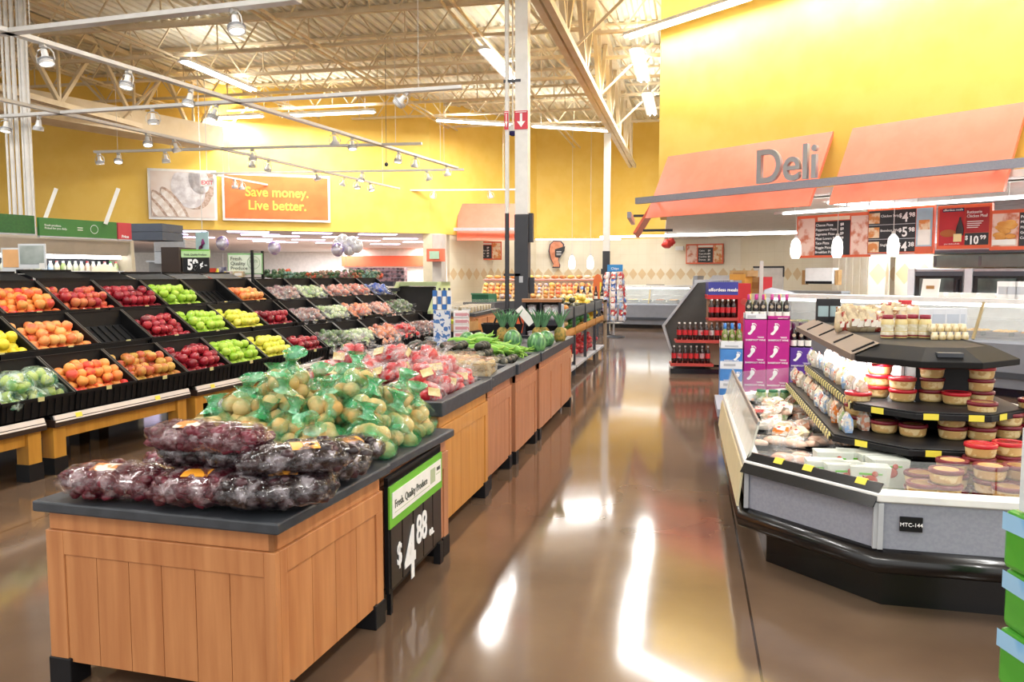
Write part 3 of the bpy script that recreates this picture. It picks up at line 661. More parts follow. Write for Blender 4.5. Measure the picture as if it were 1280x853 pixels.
# row A : y' measured from (-5.17, 4.0); row B continues with a slight turn
FA = Frame(-5.17, 4.0, -R(3.2)); FB = Frame(-4.81, 10.34, -R(6.5))
PITCHY = .735
bin_mat = mat('black_bin', '0d0d0f', .5, c2='111113', spec=.25)
def bin_proto():
    r = thing('produce_bin', 'x', 'produce bin'); w_ = PITCHY-.02; b = MB(); t = .012
    prof = [(0,.0),(-.012,-.15),(-.36,.12),(-.385,.29)]           # x,z of the side wall
    for y in (0, w_-t): b.yprism([(0,0),(-.02,-.15),(-.37,.13),(-.385,.29)], y, y+t)
    b.add([(-.02,0,-.15),(-.02,w_,-.15),(-.37,w_,.13),(-.37,0,.13)], [(0,3,2,1)]); b.add([(-.02,0,-.14),(-.02,w_,-.14),(-.37,w_,.14),(-.37,0,.14)], [(0,1,2,3)])
    b.add([(0,0,0),(0,w_,0),(-.02,w_,-.15),(-.02,0,-.15)], [(0,1,2,3)]); b.add([(-.014,0,0),(-.014,w_,0),(-.034,w_,-.14),(-.034,0,-.14)], [(3,2,1,0)])
    b.add([(-.37,0,.13),(-.37,w_,.13),(-.385,w_,.29),(-.385,0,.29)], [(0,1,2,3)]); b.add([(-.38,0,.13),(-.38,w_,.13),(-.395,w_,.29),(-.395,0,.29)], [(3,2,1,0)])
    b.box(-.018,.006,-.003,w_+.003,-.012,.008); b.box(-.40,-.38,-.003,w_+.003,.28,.295)
    for k in range(9): y = .05+k*(w_-.1)/8; b.add([(.008,y-.006,-.02),(.008,y+.006,-.02),(-.012,y+.006,-.15),(-.012,y-.006,-.15)], [(0,1,2,3)]); b.add([(.008,y-.006,-.02),(-.012,y-.006,-.15),(-.02,y-.006,-.15),(-.005,y-.006,-.02)], [(0,1,2,3)])
    for k in range(7): y = .06+k*(w_-.12)/6; b.bar((-.06,y,-.10),(-.35,y,.135), .012, .01)
    b.build('tub', bin_mat, r)
    for y in (.0, w_-.004): MB().bar((.0,y,.006),(-.385,y,.294), .012, .008).build('rim', mat('bin_rim','4a4640',.4), r)
    b = MB(); b.box(.008,.012,w_*.5-.03,w_*.5+.03,-.022,.012); b.build('price_tag', mat('pale_tag','cfc88c',.5), r); return r
BIN = Kind(bin_proto())
TIER = [(0, .655), (-.52, .985), (-1.03, 1.29)]
fruitm = {
 'peach': mat('fruit_peach', 'f2a24c', .4, rnd=['e2503a','d93a34','ee8a44','e8643f','f0a050'], scale=9, lo=.45, hi=.62, coat=.1),
 'orangepeach': mat('fruit_blush', 'f6b766', .4, rnd=['f0804a','f29a58','ea6a48','f2a868','ee8c50'], scale=9, lo=.45, hi=.62, coat=.1),
 'rust': mat('fruit_rust', 'd0a04a', .4, rnd=['b8502e','c8743a','a84a34','c49a44','c05a38'], scale=9, lo=.45, hi=.65, coat=.15),
 'redmix': mat('fruit_redmix', 'd8804a', .35, rnd=['b02a30','c03a34','a82430','c85a3c','b43434'], scale=9, lo=.5, hi=.66, coat=.2),
 'red': mat('fruit_red', 'b0283a', .28, rnd=['7c0f1e','8e1626','6e0c1a','9a1e2c','a8242e'], scale=8, lo=.5, hi=.7, coat=.3),
 'green': mat('fruit_green', 'b8d84e', .3, rnd=['a2cc3c','aed24a','98c436','b4d650'], scale=8, lo=.45, hi=.65, coat=.2),
 'yellow': mat('fruit_yellow', 'e6e05a', .35, rnd=['d8dc48','e2de50','cfd644','e8e060'], scale=8, lo=.45, hi=.65, coat=.15),
 'lemon': mat('fruit_lemon', 'f0dc3a', .4, rnd=['ecd22e','f2da34','e6cc28','f4e048'], scale=8, coat=.1)}
flabel = {'peach':('nectarine','red and orange nectarine'),'orangepeach':('peach','pale orange peach'),'rust':('rusty_apple','rusty orange apple'),'redmix':('streaked_apple','red streaked apple'),
 'red':('red_apple','dark red apple'),'green':('green_apple','light green apple'),'yellow':('yellow_apple','yellow green apple'),'lemon':('lemon','yellow lemon')}
FK = {}
def fruit_kind(k):
    if k not in FK:
        nm = flabel[k][0]; b = MB()
        if k == 'lemon': b.ball((0,0,0), .05, 1, 1, 1, 12, 8, fn=lambda p: p*(1+.25*(abs(p.x)/.05)**6) if True else p)
        elif 'each' in k: b.lathe([(0,-.047),(.025,-.044),(.047,-.012),(.05,.008),(.038,.036),(.016,.044),(0,.038)], 12)
        else: b.lathe([(0,-.040),(.018,-.045),(.040,-.024),(.051,.006),(.044,.032),(.024,.045),(.008,.040),(0,.030)], 12); 
        o = b.build(nm, fruitm[k]); tag(o, 'x', nm.replace('_', ' '))
        FK[k] = Kind(o)
    return FK[k]
tiern = ['bottom', 'middle', 'top']
def fill(fr, tier, y0, k, where, amount=1.0):
    ox, oz = TIER[tier]; w_ = PITCHY-.02; s_ = math.atan2(.28, .35); cs, sn = math.cos(s_), math.sin(s_)
    base = Vector((-.088, 0, -.098)); L_ = .44; r = .05; nm = flabel[k][0]
    lb = '%s in the %s bin of %s' % (flabel[k][1], tiern[tier], where)
    def P(v, y, n): return fr.w(ox+base.x-v*cs+n*sn, y0+y, oz+base.z+v*sn+n*cs)
    K = fruit_kind(k)
    def put(v, y, n): K.put(P(v, y, n), (random.uniform(-.5,.5), random.uniform(-.2,.6), random.uniform(0,6.28)), lb, '%s: %s' % (nm+'s', lb[len(flabel[k][1])+4:]), random.uniform(.93,1.06))
    nv = max(2, int(round(5*amount)))
    for i in range(nv):
        ny = 7 if i % 2 == 0 else 6
        for j in range(ny):
            if i == nv-1 and random.random() < .35: continue
            if i < 2 and amount >= .9 and j not in (0, ny-1) and False: continue
            put(r+.004+i*.082+random.uniform(-.006,.006), .056+(j+(0 if i % 2 == 0 else .5))*.1, r+.006)
    for i in range(max(1, nv-2)):
        for j in range(5 if i % 2 == 0 else 6):
            if random.random() < .12+.1*i: continue
            put(r+.05+i*.084, .10+(j+(.5 if i % 2 == 0 else 0))*.1+random.uniform(-.01,.01), r+.088+random.uniform(-.006,.006))
# bagged produce lumps
bagc = {'greenbag': ['b9cc92','a7c07e','c9d6ae','8fb070'], 'pinkbag': ['e09a86','d98470','e8b8a4','cf6f5e'], 'brownbag': ['a4786c','8a5a58','c09a88','7c4c54'], 'orangebag': ['e08a5c','d8744c','e8a47c','cc5c44'],
 'bluebag': ['2f55b4','e8e4e6','3b68c8','e0a8a0'], 'redbag': ['d8343a','c42a34','e0484a','cf5a4e'], 'darkgreenbag': ['5e7a4e','46603e','7e8c6c','6a4c50'], 'purplebag': ['6a58a8','e6dfe8','8a6cb4','f0e8e6']}
bagw = {'greenbag':'bag of pale green produce','pinkbag':'bag of pink red fruit','brownbag':'bag of brownish purple produce','orangebag':'bag of orange red fruit','bluebag':'blue and white printed bag','redbag':'red mesh bag','darkgreenbag':'bag of dark green produce','purplebag':'purple and white printed bag'}
BGK = {}
def lump(k):
    if k not in BGK:
        r = thing('produce_bag', 'x', 'bag of produce')
        b = MB(); random.seed(len(k)*7)
        for i in range(12): b.ball((random.uniform(-.09,.09), random.uniform(-.07,.07), .045+random.uniform(0,.05)), random.uniform(.035,.045), n=8, k=6)
        b.build('contents', mat('contents_'+k, bagc[k][0], .45, rnd=bagc[k], scale=16, lo=.42, hi=.6, coat=.2), r)['kind'] = 'stuff'
        b = MB(); b.ball((0,0,.065), .14, 1, .82, .52, 12, 8, jit=.07); b.tube([(.08,0,.09),(.13,.02,.13),(.17,.03,.16)], [.05,.02,.04], 8); b.build('film', film, r)
        BGK[k] = Kind(r)
    return BGK[k]
def bags(fr, tier, y0, k, where, n=6):
    ox, oz = TIER[tier]; s_ = math.atan2(.28, .35); cs, sn = math.cos(s_), math.sin(s_); K = lump(k)
    for i in range(n):
        row = i//3; v = .10+row*.17+random.uniform(-.02,.02); y = .13+(i % 3)*.225+random.uniform(-.02,.02); nn = .02+(.05 if i > 5 else 0)
        if i >= 6: v = .17; y = .22+(i-6)*.25; nn = .10
        p = fr.w(ox-.045-v*cs+nn*sn, y0+y, oz-.13+v*sn+nn*cs)
        K.put(p, (random.uniform(-.2,.2), .6+random.uniform(-.15,.15), random.uniform(-1,1)), '%s in the %s bin of %s' % (bagw[k], tiern[tier], where), '%s, %s bin of %s' % (bagw[k], tiern[tier], where), random.uniform(.85,1.05))
ordw2 = ['one','two','three','four','five','six','seven','eight','nine','ten']
ordn = ['at the frame edge','first','second','third','fourth','fifth','sixth','seventh','eighth','ninth','tenth']
contA = {0: [None,'lemonbags',  'peach', 'rust', 'red', 'green', 'yellow', 'redpart'],
         1: ['lemon', 'orangepeach', 'EMPTY', 'red', 'green', 'yellow', 'redpart'],
         2: ['peach', 'peach', 'redmix', 'red', 'green', 'EMPTY', 'orangepart']}
# start offsets (y') so that dividers fall where the photograph has them
startA = {0: 5.935-.735*2-4.0, 1: 6.80-.735*2-4.0, 2: 6.97-.735*2-4.0}
def place_bin(fr, tier, y0, label):
    ox, oz = TIER[tier]; o = BIN.put(fr.w(ox, y0, oz), fr.a, label, None); return o
kindw = {'peach':'red orange nectarines','orangepeach':'pale orange peaches','rust':'rusty apples','redmix':'red streaked apples','red':'dark red apples','green':'light green apples','yellow':'yellow green apples','lemon':'lemons'}
for tier in range(3):
    for i, k in enumerate(contA[tier]):
        y0 = startA[tier]+PITCHY*i
        wh = 'column %s of the left rack' % ordw2[i]
        if k is None:
            place_bin(FA, tier, y0, 'black produce bin at the left frame edge of the bottom tier'); fill(FA, tier, y0, 'orangepeach', 'the left rack at the frame edge', .8); continue
        kk = k.replace('part', ''); kk = {'orange':'orangepeach','lemonbags':'greennet'}.get(kk, kk)
        if k == 'EMPTY': place_bin(FA, tier, y0, 'empty black bin in the %s tier, between %s' % (tiern[tier], 'peaches and red apples' if tier == 1 else 'green apples and oranges')); continue
        if kk == 'greennet':
            place_bin(FA, tier, y0, 'black produce bin holding bagged green pears at lower left')
            continue
        place_bin(FA, tier, y0, 'black bin of %s, %s tier, column %s from the left edge' % (kindw[kk], tiern[tier], ordw2[i]))
        fill(FA, tier, y0, kk, wh, .8 if 'part' in k else 1.0)
# bagged pears at lower left, built individually
pear_m = mat('pear_green', 'bccf6e', .4, rnd=['aac25a','c4d480','9cb850','d0d890'], scale=7, coat=.2)
def netbag():
    r = thing('pear_bag', 'x', 'bag of pears'); random.seed(3)
    for i in range(7):
        a = i*2.4; rr = .0 if i == 0 else .075
        MB().lathe([(0,-.045),(.03,-.04),(.045,-.01),(.035,.02),(.018,.045),(0,.055)], 10).build('pear', pear_m, r, loc=(rr*math.cos(a), rr*math.sin(a), .05+(.05 if i == 0 else 0)), rot=(random.uniform(-1,1), random.uniform(-1,1), 0))
    MB().ball((0,0,.07), .15, 1, .95, .58, 16, 10, jit=.05).build('film', mat('pale_green_film', 'd8f0e0', .12, alpha=.08, alpha2=.6, bump=1, bscale=28, coat=1, c2='3aa87a', scale=8, lo=.5, hi=.6), r); return r
NB = Kind(netbag())
y0 = startA[0]+PITCHY
for i, (v, y, n) in enumerate(((.08,.14,0),(.08,.38,0),(.08,.6,0),(.25,.14,.0),(.25,.38,0),(.25,.6,0),(.17,.27,.09),(.18,.5,.1))):
    s_ = math.atan2(.28,.35); p = FA.w(-.095-v*math.cos(s_)+n*.62, y0+y, .655-.105+v*math.sin(s_)+n*.78); NB.put(p, (0,.4,i*1.1), 'clear and green bag of green pears in the bottom left bin', 'bags of pears in the bottom left bin')
contB = {0: ['darkgreenbag','greenbag','orangebag','redbag','brownbag'], 1: ['brownbag','greenbag','orangebag','pinkbag','darkgreenbag'], 2: ['brownbag','greenbag','pinkbag','pinkbag','bluebag']}
def startB(t): return {0: .01, 1: .16, 2: .33}[t]
for tier in range(3):
    for i, k in enumerate(contB[tier]):
        y0 = startB(tier)+PITCHY*i; place_bin(FB, tier, y0, 'black bin of bagged produce in the %s tier, %s past the bend in the rack' % (tiern[tier], ordn[i+1]))
        bags(FB, tier, y0, k, 'far rack column %s' % ordw2[i], 8)
lump('purplebag')
for i in range(4): BGK['purplebag'].put(FB.w(-.05-.1*(i//2), 3.70+.25*(i % 2)+.05, .62+.06*(i//2)), (0,.5,i), 'purple and white printed bag at the far end of the bottom tier', 'purple printed bags at the end of the far rack', .95)
# supporting structures: sections with wooden legs, deck, price rail and stepped riser
def rack(fr, y0, y1, label):
    r = thing('produce_rack', label, 'display rack', fr.w(0, y0), fr.a); L_ = y1-y0-.06
    for y in (.0, L_-.13):
        for x in (-.13, -1.35):
            l = MB().box(x,x+.12,y,y+.13,.13,.40).build('leg', bench, r, bevel=.004); MB().box(x-.006,x+.126,y-.006,y+.136,0,.14).build('foot', black, l)
    MB().box(-.07,-.04,.12,L_-.12,.29,.40).box(-1.3,-1.27,.12,L_-.12,.29,.40).box(-1.25,-.1,.03,.07,.3,.4).box(-1.25,-.1,L_-.07,L_-.03,.3,.4).build('apron', bench, r)
    MB().box(-2.3,.03,-.02,L_+.02,.40,.46).build('deck', mat('dark_deck','33241c',.5), r)
    b = MB(); b.add([(.035,-.01,.44),(.035,L_+.01,.44),(.015,L_+.01,.495),(.015,-.01,.495),(.02,-.01,.44),(.0,-.01,.495),(.02,L_+.01,.44),(.0,L_+.01,.495)], [(0,1,2,3),(4,5,7,6),(3,2,7,5),(0,3,5,4)]); b.build('price_rail', mat('pale_rail','d8cfc8',.35), r)
    for y in (L_*.12, L_*.7): MB().add([(.036,y,.452),(.036,y+.07,.452),(.024,y+.07,.488),(.024,y,.488)], [(0,1,2,3)]).build('price_tag', yelp, r)
    b = MB(); b.yprism([(-.02,.46),(-.06,.50),(-.40,.78),(-.44,.83),(-.53,.82),(-.9,1.11),(-.96,1.15),(-1.04,1.12),(-1.42,1.42),(-1.46,1.5),(-1.5,1.5),(-2.35,1.47),(-2.35,.46)], 0, L_); b.build('riser', bin_mat, r)
    MB().box(-.505,-.49,-.02,L_+.02,.855,.985).build('tray_front', bin_mat, r); MB().box(-1.02,-1.0,-.02,L_+.02,1.18,1.29).build('tray_front', bin_mat, r)
secs = [(-.2, 1.62), (1.68, 3.42), (3.5, 5.3)]
for i, (a, c) in enumerate(secs): rack(FA, a, c, 'stepped black produce rack on honey wood legs, %s section from the left' % ('first','second','third')[i])
rack(FA, 5.34, 6.3, 'short produce rack section on wood legs where the row bends')
rack(FB, .02, 1.9, 'stepped produce rack past the bend, nearer of the two sections there'); rack(FB, 1.92, 4.1, 'stepped produce rack past the bend, farthest section')
# black trays of the far side peeking over the top edge
TRK = Kind(tag(MB().add([(-.1,0,0),(-.1,.7,0),(-.35,.7,.16),(-.35,0,.16)], [(0,1,2,3),(3,2,1,0)]).box(-.11,-.09,0,.7,-.04,.02).box(-.36,-.34,0,.7,.1,.18).build('ridge_tray', bin_mat), 'x', 'tray'))
for i in range(7): TRK.put(FA.w(-1.42, 1.6+.735*i, 1.58 if i != 2 else 1.6), FA.a, 'shallow black tray along the top ridge of the left rack', 'ridge trays of the left rack', (1,1,.55))

# ------------------------------------------------------------------ produce tables
def vplank(m, x0, x1, z0, z1, y, n, axis='x'):
    """recessed panel of vertical boards with narrow grooves, facing -y (axis x) or +x (axis y)"""
    wd_ = (x1-x0)/n
    for i in range(n):
        a = x0+i*wd_+.0015; c = x0+(i+1)*wd_-.0015
        if axis == 'x': m.box(a, c, y, y+.02, z0, z1)
        else: m.box(y-.02, y, a, c, z0, z1)
def table(lab, x, y, rz, W_, D_, zt, wood, tray, right_panels, front=True, feet=True, top_h=.045):
    r = thing('produce_table', lab, 'display table', (x, y, 0), rz); o = .03
    if tray:
        b = MB(); b.box(-W_,0,0,.07,zt-top_h,zt).box(-W_,0,D_-.07,D_,zt-top_h,zt).box(-W_,-W_+.07,.07,D_-.07,zt-top_h,zt).box(-.07,0,.07,D_-.07,zt-top_h,zt).box(-W_+.07,-.07,.07,D_-.07,zt-top_h,zt-.035); b.build('top', slate, r, bevel=.006)
    else: MB().box(-W_,0,0,D_,zt-top_h,zt).build('top', slate, r, bevel=.008)
    zb = .10; zc = zt-top_h; x0, x1, y0, y1 = -W_+o, -o, o, D_-o
    b = MB(); b.box(x0+.022,x1-.022,y0+.022,y1-.022,zb,zc-.002); b.build('carcass', wood, r)
    p = .085
    # fascia strip under the top, then frame
    b = MB(); b.box(x0+.012,x1-.012,y0+.012,y0+.035,zc-.075,zc).box(x1-.035,x1-.012,y0+.012,y1-.012,zc-.075,zc); b.build('fascia', wood, r)
    fz = zc-.078
    b = MB(); b.box(x0,x0+p,y0,y0+.03,zb,fz).box(x1-.05,x1,y0,y0+.03,zb,fz); b.box(x0+p,x1-.05,y0,y0+.026,fz-.095,fz); b.build('front_frame', wood, r, bevel=.003)
    b = MB(); vplank(b, x0+p, x1-.05, zb, fz-.095, y0+.008, 6); b.build('front_boards', wood, r)
    b = MB(); n = right_panels; b.box(x1-.03,x1,y0+.03,y0+.03+.05,zb,fz); b.box(x1-.026,x1-.0,y0+.08,y1,fz-.095,fz)
    seg = (y1-y0-.08)/n
    for i in range(n): b.box(x1-.03,x1,y0+.08+seg*(i+1)-.07,y0+.08+seg*(i+1),zb,fz-.095)
    b.build('side_frame', wood, r, bevel=.003)
    b = MB()
    for i in range(n): vplank(b, y0+.08+seg*i, y0+.08+seg*(i+1)-.07, zb, fz-.095, x1-.008, max(2, int(seg/.18)), 'y')
    b.build('side_boards', wood, r)
    for fx in (x0-.006, x1-.10):
        for fy in (y0-.006, y1-.10): MB().box(fx,fx+.106,fy,fy+.106,0,.115).build('foot', black, r, bevel=.004)
    return r
T1R = -R(3.8)
table('low oak produce table nearest the camera, carrying bags of dark red produce', -1.43, 2.62, T1R, 1.10, .97, .76, oak, False, 1)
table('low oak produce table carrying potato bags, second from the camera', -1.415, 3.62, T1R, 1.22, .98, .74, cherry, False, 1)
table('taller honey oak table with a dark tray rim, carrying bagged red apples', -1.45, 4.68, -R(1), 1.25, 1.2, .88, oak2, True, 1, top_h=.09)
table('reddish oak tray table carrying clamshells of small potatoes', -1.45, 5.90, 0, 1.25, .9, .88, cherry, True, 1, top_h=.09)
table('reddish oak tray table carrying avocados and corn', -1.43, 6.82, 0, 1.25, 1.05, .88, cherry, True, 1, top_h=.09)
table('longest reddish oak tray table, farthest of the row, carrying watermelons', -1.42, 7.9, 0, 1.25, 2.25, .88, cherry, True, 3, top_h=.09)
# price sign in front of the second table
sg = thing('price_sign', 'black price sign with a green header reading four dollars eighty-eight', 'price sign', (-1.395, 3.62, .0), R(89.5))
h0 = .11; SW = .82
MB().box(0,SW,0,.02,h0,.665).build('back_panel', black, sg); b = MB()
for i in range(5): b.box(.02+i*.16,.165+i*.16,-.006,0,h0+.02,.43)
b.build('number_slat', mat('slat_black','24211f',.4,c2='2c2825'), sg)
MB().box(.0,SW,-.008,0,.43,.635).build('header', mat('header_green','74c03a',.4,c2='6cb834'), sg); MB().box(.03,SW-.03,-.012,-.008,.475,.60).build('header_card', paper, sg)
text('Fresh. Quality Produce', .058, sg, (.055,-.014,.52), mat('header_text','5a5f55',.5), 'header_text', align='LEFT', ext=.001, sx=.9)
MB().box(.60,.68,-.0135,-.012,.50,.58).build('header_logo', mat('header_line','b7c4a0',.5), sg); text('100%', .03, sg, (.735,-.014,.55), mat('header_text','5a5f55',.5), 'header_text', ext=.001); MB().box(.06,.58,-.0135,-.012,.497,.500).box(.70,.765,-.0135,-.012,.53,.535).build('header_rule', mat('header_line','b7c4a0',.5), sg)
text('$', .16, sg, (.12,-.010,.22), inkw, 'price', bold=.015, sx=.8); text('4', .38, sg, (.275,-.010,.09), inkw, 'price', bold=.02, sx=.85); text('88', .21, sg, (.455,-.010,.235), inkw, 'price', bold=.02, sx=.8); text('ea.', .075, sg, (.62,-.010,.215), inkw, 'price', bold=.015)
MB().box(0,SW,.0,.02,.64,.68).build('holder', black, sg); MB().box(.02,.05,-.0,.02,.0,.12).box(.74,.80,-.02,.02,0,.12).build('sign_foot', black, sg)

# dark red produce in clear bags on the first table
darkred = mat('dark_red_produce', '480e1a', .3, c2='742636', scale=17, lo=.42, hi=.6, coat=.3, bump=.6, bscale=30)
darkp = mat('near_black_produce', '1e0e12', .3, c2='48242c', scale=14, lo=.45, hi=.62, coat=.3, bump=.6, bscale=30)
def pillow(L_, W_, H, seed, dark, labelpos, labelcol):
    random.seed(seed); r = thing('bagged_produce', 'x', 'bag of produce')
    n = 16
    def shape(sc, jit, m, name, ends):
        b = MB(); loops = []
        for i in range(n+1):
            t = i/n*2-1; e = max(0, 1-abs(t)**3.2)**.5
            if ends: e = max(e, .10)
            wy = W_/2*sc*(e if not ends else max(e, .35 if abs(t) > .96 else 0)); hz = H/2*sc*(e if abs(t) < .96 else .06)
            lp = []
            for k in range(14):
                a = 2*math.pi*k/14; j = 1+random.uniform(-jit, jit); z = math.sin(a)*hz*j
                lp.append((t*L_/2*sc, math.cos(a)*wy*j+.008*random.uniform(-1,1), max(-H/2*.92, z)+H/2+.004))
            loops.append(lp)
        b.loft(loops, sm=True, cap0=True, cap1=True); return b.build(name, m, r)
    b = MB()
    for i in range(150):
        t = random.uniform(-.86,.86); e = max(0, 1-abs(t)**3)**.5
        b.ball((t*L_/2, random.uniform(-.38,.38)*W_*e, H*.5+random.uniform(-.3,.34)*H*e), random.uniform(.018,.026), 1.35, 1, .9, 7, 5, jit=.22)
    b.build('contents', darkp if dark else darkred, r)['kind'] = 'stuff'
    shape(1.0, .10, film_d if dark else film_c, 'film', True)
    # printed label, follows the top of the bag
    lx, lw = labelpos, .105; b = MB(); vs = []; fs = []
    for i in range(6):
        for j in range(5):
            u_ = lx-lw/2+lw*i/5; v_ = -.085+.065*j/4; t = u_/(L_/2); e = max(.05, 1-abs(t)**3.2)**.5
            yy = v_/(W_/2*e); z = H/2+H/2*e*math.sqrt(max(.02, 1-yy*yy))+.003; vs.append((u_, v_, z))
    for i in range(5):
        for j in range(4): fs.append((i*5+j, (i+1)*5+j, (i+1)*5+j+1, i*5+j+1))
    b.add(vs, fs, 0, True); b.build('label', labelcol, r)
    return r
lab_or = mat('orange_label', 'f0a02a', .4, c2='f6ead0', scale=9, lo=.52, hi=.56); lab_w = mat('pale_label', 'e6d8c8', .4, c2='e08840', scale=22, lo=.5, hi=.54)
def lay(px, py, z, rz, L_, W_, H, seed, dark, lp, lc, lab, tilt=0):
    p = at(px, py, z=z); o = pillow(L_, W_, H, seed, dark, lp, lc); o.location = (p.x, p.y, z); o.rotation_euler = (tilt, 0, rz); o['label'] = lab; o['group'] = 'bags on the nearest table'
lay(150, 622, .762, R(4), .50, .27, .14, 1, False, -.02, lab_w, 'clear bag of dark red produce at the left end of the nearest table, front')
lay(262, 632, .762, R(8), .44, .28, .145, 2, False, -.02, lab_or, 'clear bag with a bright orange label, front middle of the nearest table')
lay(348, 636, .762, R(28), .46, .29, .16, 3, True, .02, lab_or, 'clear bag of blackish produce at the front right corner of the nearest table')
lay(400, 606, .762, R(50), .46, .27, .16, 4, True, .0, lab_w, 'clear bag of blackish produce along the right edge of the nearest table')
lay(240, 598, .762, R(-4), .44, .27, .14, 5, False, .1, lab_w, 'clear bag with a crimped tail, left in the back row of the nearest table')
lay(330, 598, .762, R(18), .46, .28, .15, 6, False, .05, lab_w, 'clear bag of dark red produce, middle of the back row on the nearest table')
lay(430, 584, .762, R(62), .44, .24, .14, 7, True, .0, lab_or, 'clear bag of blackish produce in the far right corner of the nearest table')
lay(272, 586, .875, R(-2), .50, .26, .14, 8, True, .12, lab_w, 'glinting dark bag in the second layer of the stack on the nearest table')
lay(262, 566, .955, R(-3), .54, .25, .125, 9, False, -.05, lab_w, 'topmost long bag of dark red produce on the nearest table stack')
lay(372, 594, .885, R(38), .46, .25, .13, 10, True, .02, lab_or, 'dark bag with orange label on top of the stack, right side')

# potatoes in green printed bags
potm = mat('potato_skin', 'd9bd7e', .55, rnd=['cfa862','d8b676','c99f58','dcc088'], scale=6, lo=.4, hi=.7, bump=.15, bscale=60)
def potato_bag(seed):
    random.seed(seed); r = thing('potato_bag', 'x', 'bag of potatoes')
    pos = [(0,0,.05),(.085,.01,.05),(-.085,-.01,.05),(.04,.075,.05),(-.05,.07,.05),(.045,-.08,.05),(-.04,-.078,.052),(.03,.02,.125),(-.045,.0,.125),(.0,-.055,.12),(.0,.05,.13),(.09,-.05,.11)]
    for q in pos:
        MB().ball((0,0,0), .047, random.uniform(.95,1.12), 1, random.uniform(.86,1), 12, 8).build('potato', potm, r, loc=(q[0]+random.uniform(-.01,.01), q[1]+random.uniform(-.01,.01), q[2]), rot=(random.uniform(-1,1),0,random.uniform(0,3)))
    b = MB(); loops = []; prof = [(.03,0),(.12,.005),(.155,.04),(.16,.085),(.14,.13),(.11,.165),(.07,.19),(.035,.21),(.03,.23),(.05,.26),(.075,.275)]
    for rr, z in prof:
        lp = []
        for k in range(16):
            a = 2*math.pi*k/16; j = rr*(1+random.uniform(-.09,.09)); lean = (z/.27)**2*.08
            lp.append((j*math.cos(a)+lean, j*.9*math.sin(a)-lean*.4, z+random.uniform(-.006,.006)))
        loops.append(lp)
    b.loft(loops[:7], sm=True, cap0=True); b.build('film', green_film, r); MB().loft(loops[6:], sm=True).build('bag_neck', green_neck, r); return r
PBK = [potato_bag(11), potato_bag(12)]; PBU = [Kind(x) for x in PBK]
random.seed(21); n = 0
for lay_, (z, rows_) in enumerate(((.742, [(3.80, 5), (4.10, 5), (4.42, 5)]), (.85, [(3.95, 4), (4.28, 4)]), (.965, [(4.12, 2)]))):
    for ri, (y, c) in enumerate(rows_):
        for j in range(c):
            x = -2.46+.225*j+(.12 if lay_ == 1 else 0)
            if lay_ == 2: x = -2.2+.42*j
            lean = random.uniform(-.6,.6)
            lb = 'green printed bag of potatoes in the %s layer on the second table' % ('bottom','middle','top')[lay_] if lay_ < 2 else 'topmost potato bag of the heap, %s one' % ('left','right')[j]
            PBU[n % 2].put((x+random.uniform(-.02,.02), y+random.uniform(-.03,.03), z), (lean*.5, random.uniform(-.4,.4), random.uniform(0,6.28)), lb, 'potato bags, %s layer' % ('bottom','middle','top')[lay_], .97); n += 1
# bagged red apples on the third table
appm = mat('bag_apple', 'd85a50', .3, rnd=['b81e2a','c83038','a81a28','cc4440'], scale=8, lo=.48, hi=.7, coat=.2)
def apple_bag(seed):
    random.seed(seed); r = thing('apple_bag', 'x', 'bag of apples')
    for q in [(0,0,.045),(.085,.0,.045),(-.085,0,.045),(.04,.075,.045),(-.045,.07,.045),(.04,-.075,.045),(-.05,-.075,.045),(.0,0,.115),(.07,.03,.105)]:
        MB().lathe([(0,-.038),(.02,-.042),(.04,-.018),(.046,.008),(.04,.032),(.02,.042),(0,.034)], 12).build('apple', appm, r, loc=q, rot=(random.uniform(-1,1), random.uniform(-1,1), 0))
    b = MB(); loops = []
    for rr, z in [(.04,0),(.12,.003),(.15,.04),(.15,.08),(.12,.125),(.07,.155),(.04,.18),(.03,.2),(.05,.225),(.08,.24)]:
        lean = (z/.24)**2*.12
        loops.append([(rr*(1+random.uniform(-.1,.1))*math.cos(a)+lean, rr*.85*(1+random.uniform(-.1,.1))*math.sin(a), z) for a in [2*math.pi*k/14 for k in range(14)]])
    b.loft(loops, sm=True, cap0=True); b.build('film', film, r)
    MB().box(-.05,.05,-.004,.0,-.03,.03).build('label', mat('gold_label','c8b070',.4,c2='e8dca8',scale=12), r, loc=(-.02,-.135,.085), rot=(-R(20),0,0)); return r
AB = [Kind(apple_bag(5)), Kind(apple_bag(6))]
random.seed(33); n = 0
for lay_, (z, ys, xs) in enumerate(((.85, (4.84,5.1,5.36,5.62), (-2.5,-2.26,-2.02,-1.80,-1.62)), (.95, (4.98,5.24,5.5), (-2.36,-2.12,-1.88,-1.68)), (1.04, (5.3,), (-2.3,-2.0,-1.76)))):
    for y in ys:
        for x in xs:
            AB[n % 2].put((x+random.uniform(-.02,.02), y+random.uniform(-.02,.02), z), (random.uniform(-.25,.25), random.uniform(-.3,.3), random.uniform(-1,1)), 'clear bag of red apples in the %s layer on the third table' % ('bottom','middle','top')[lay_], 'apple bags, %s layer' % ('bottom','middle','top')[lay_], .85); n += 1
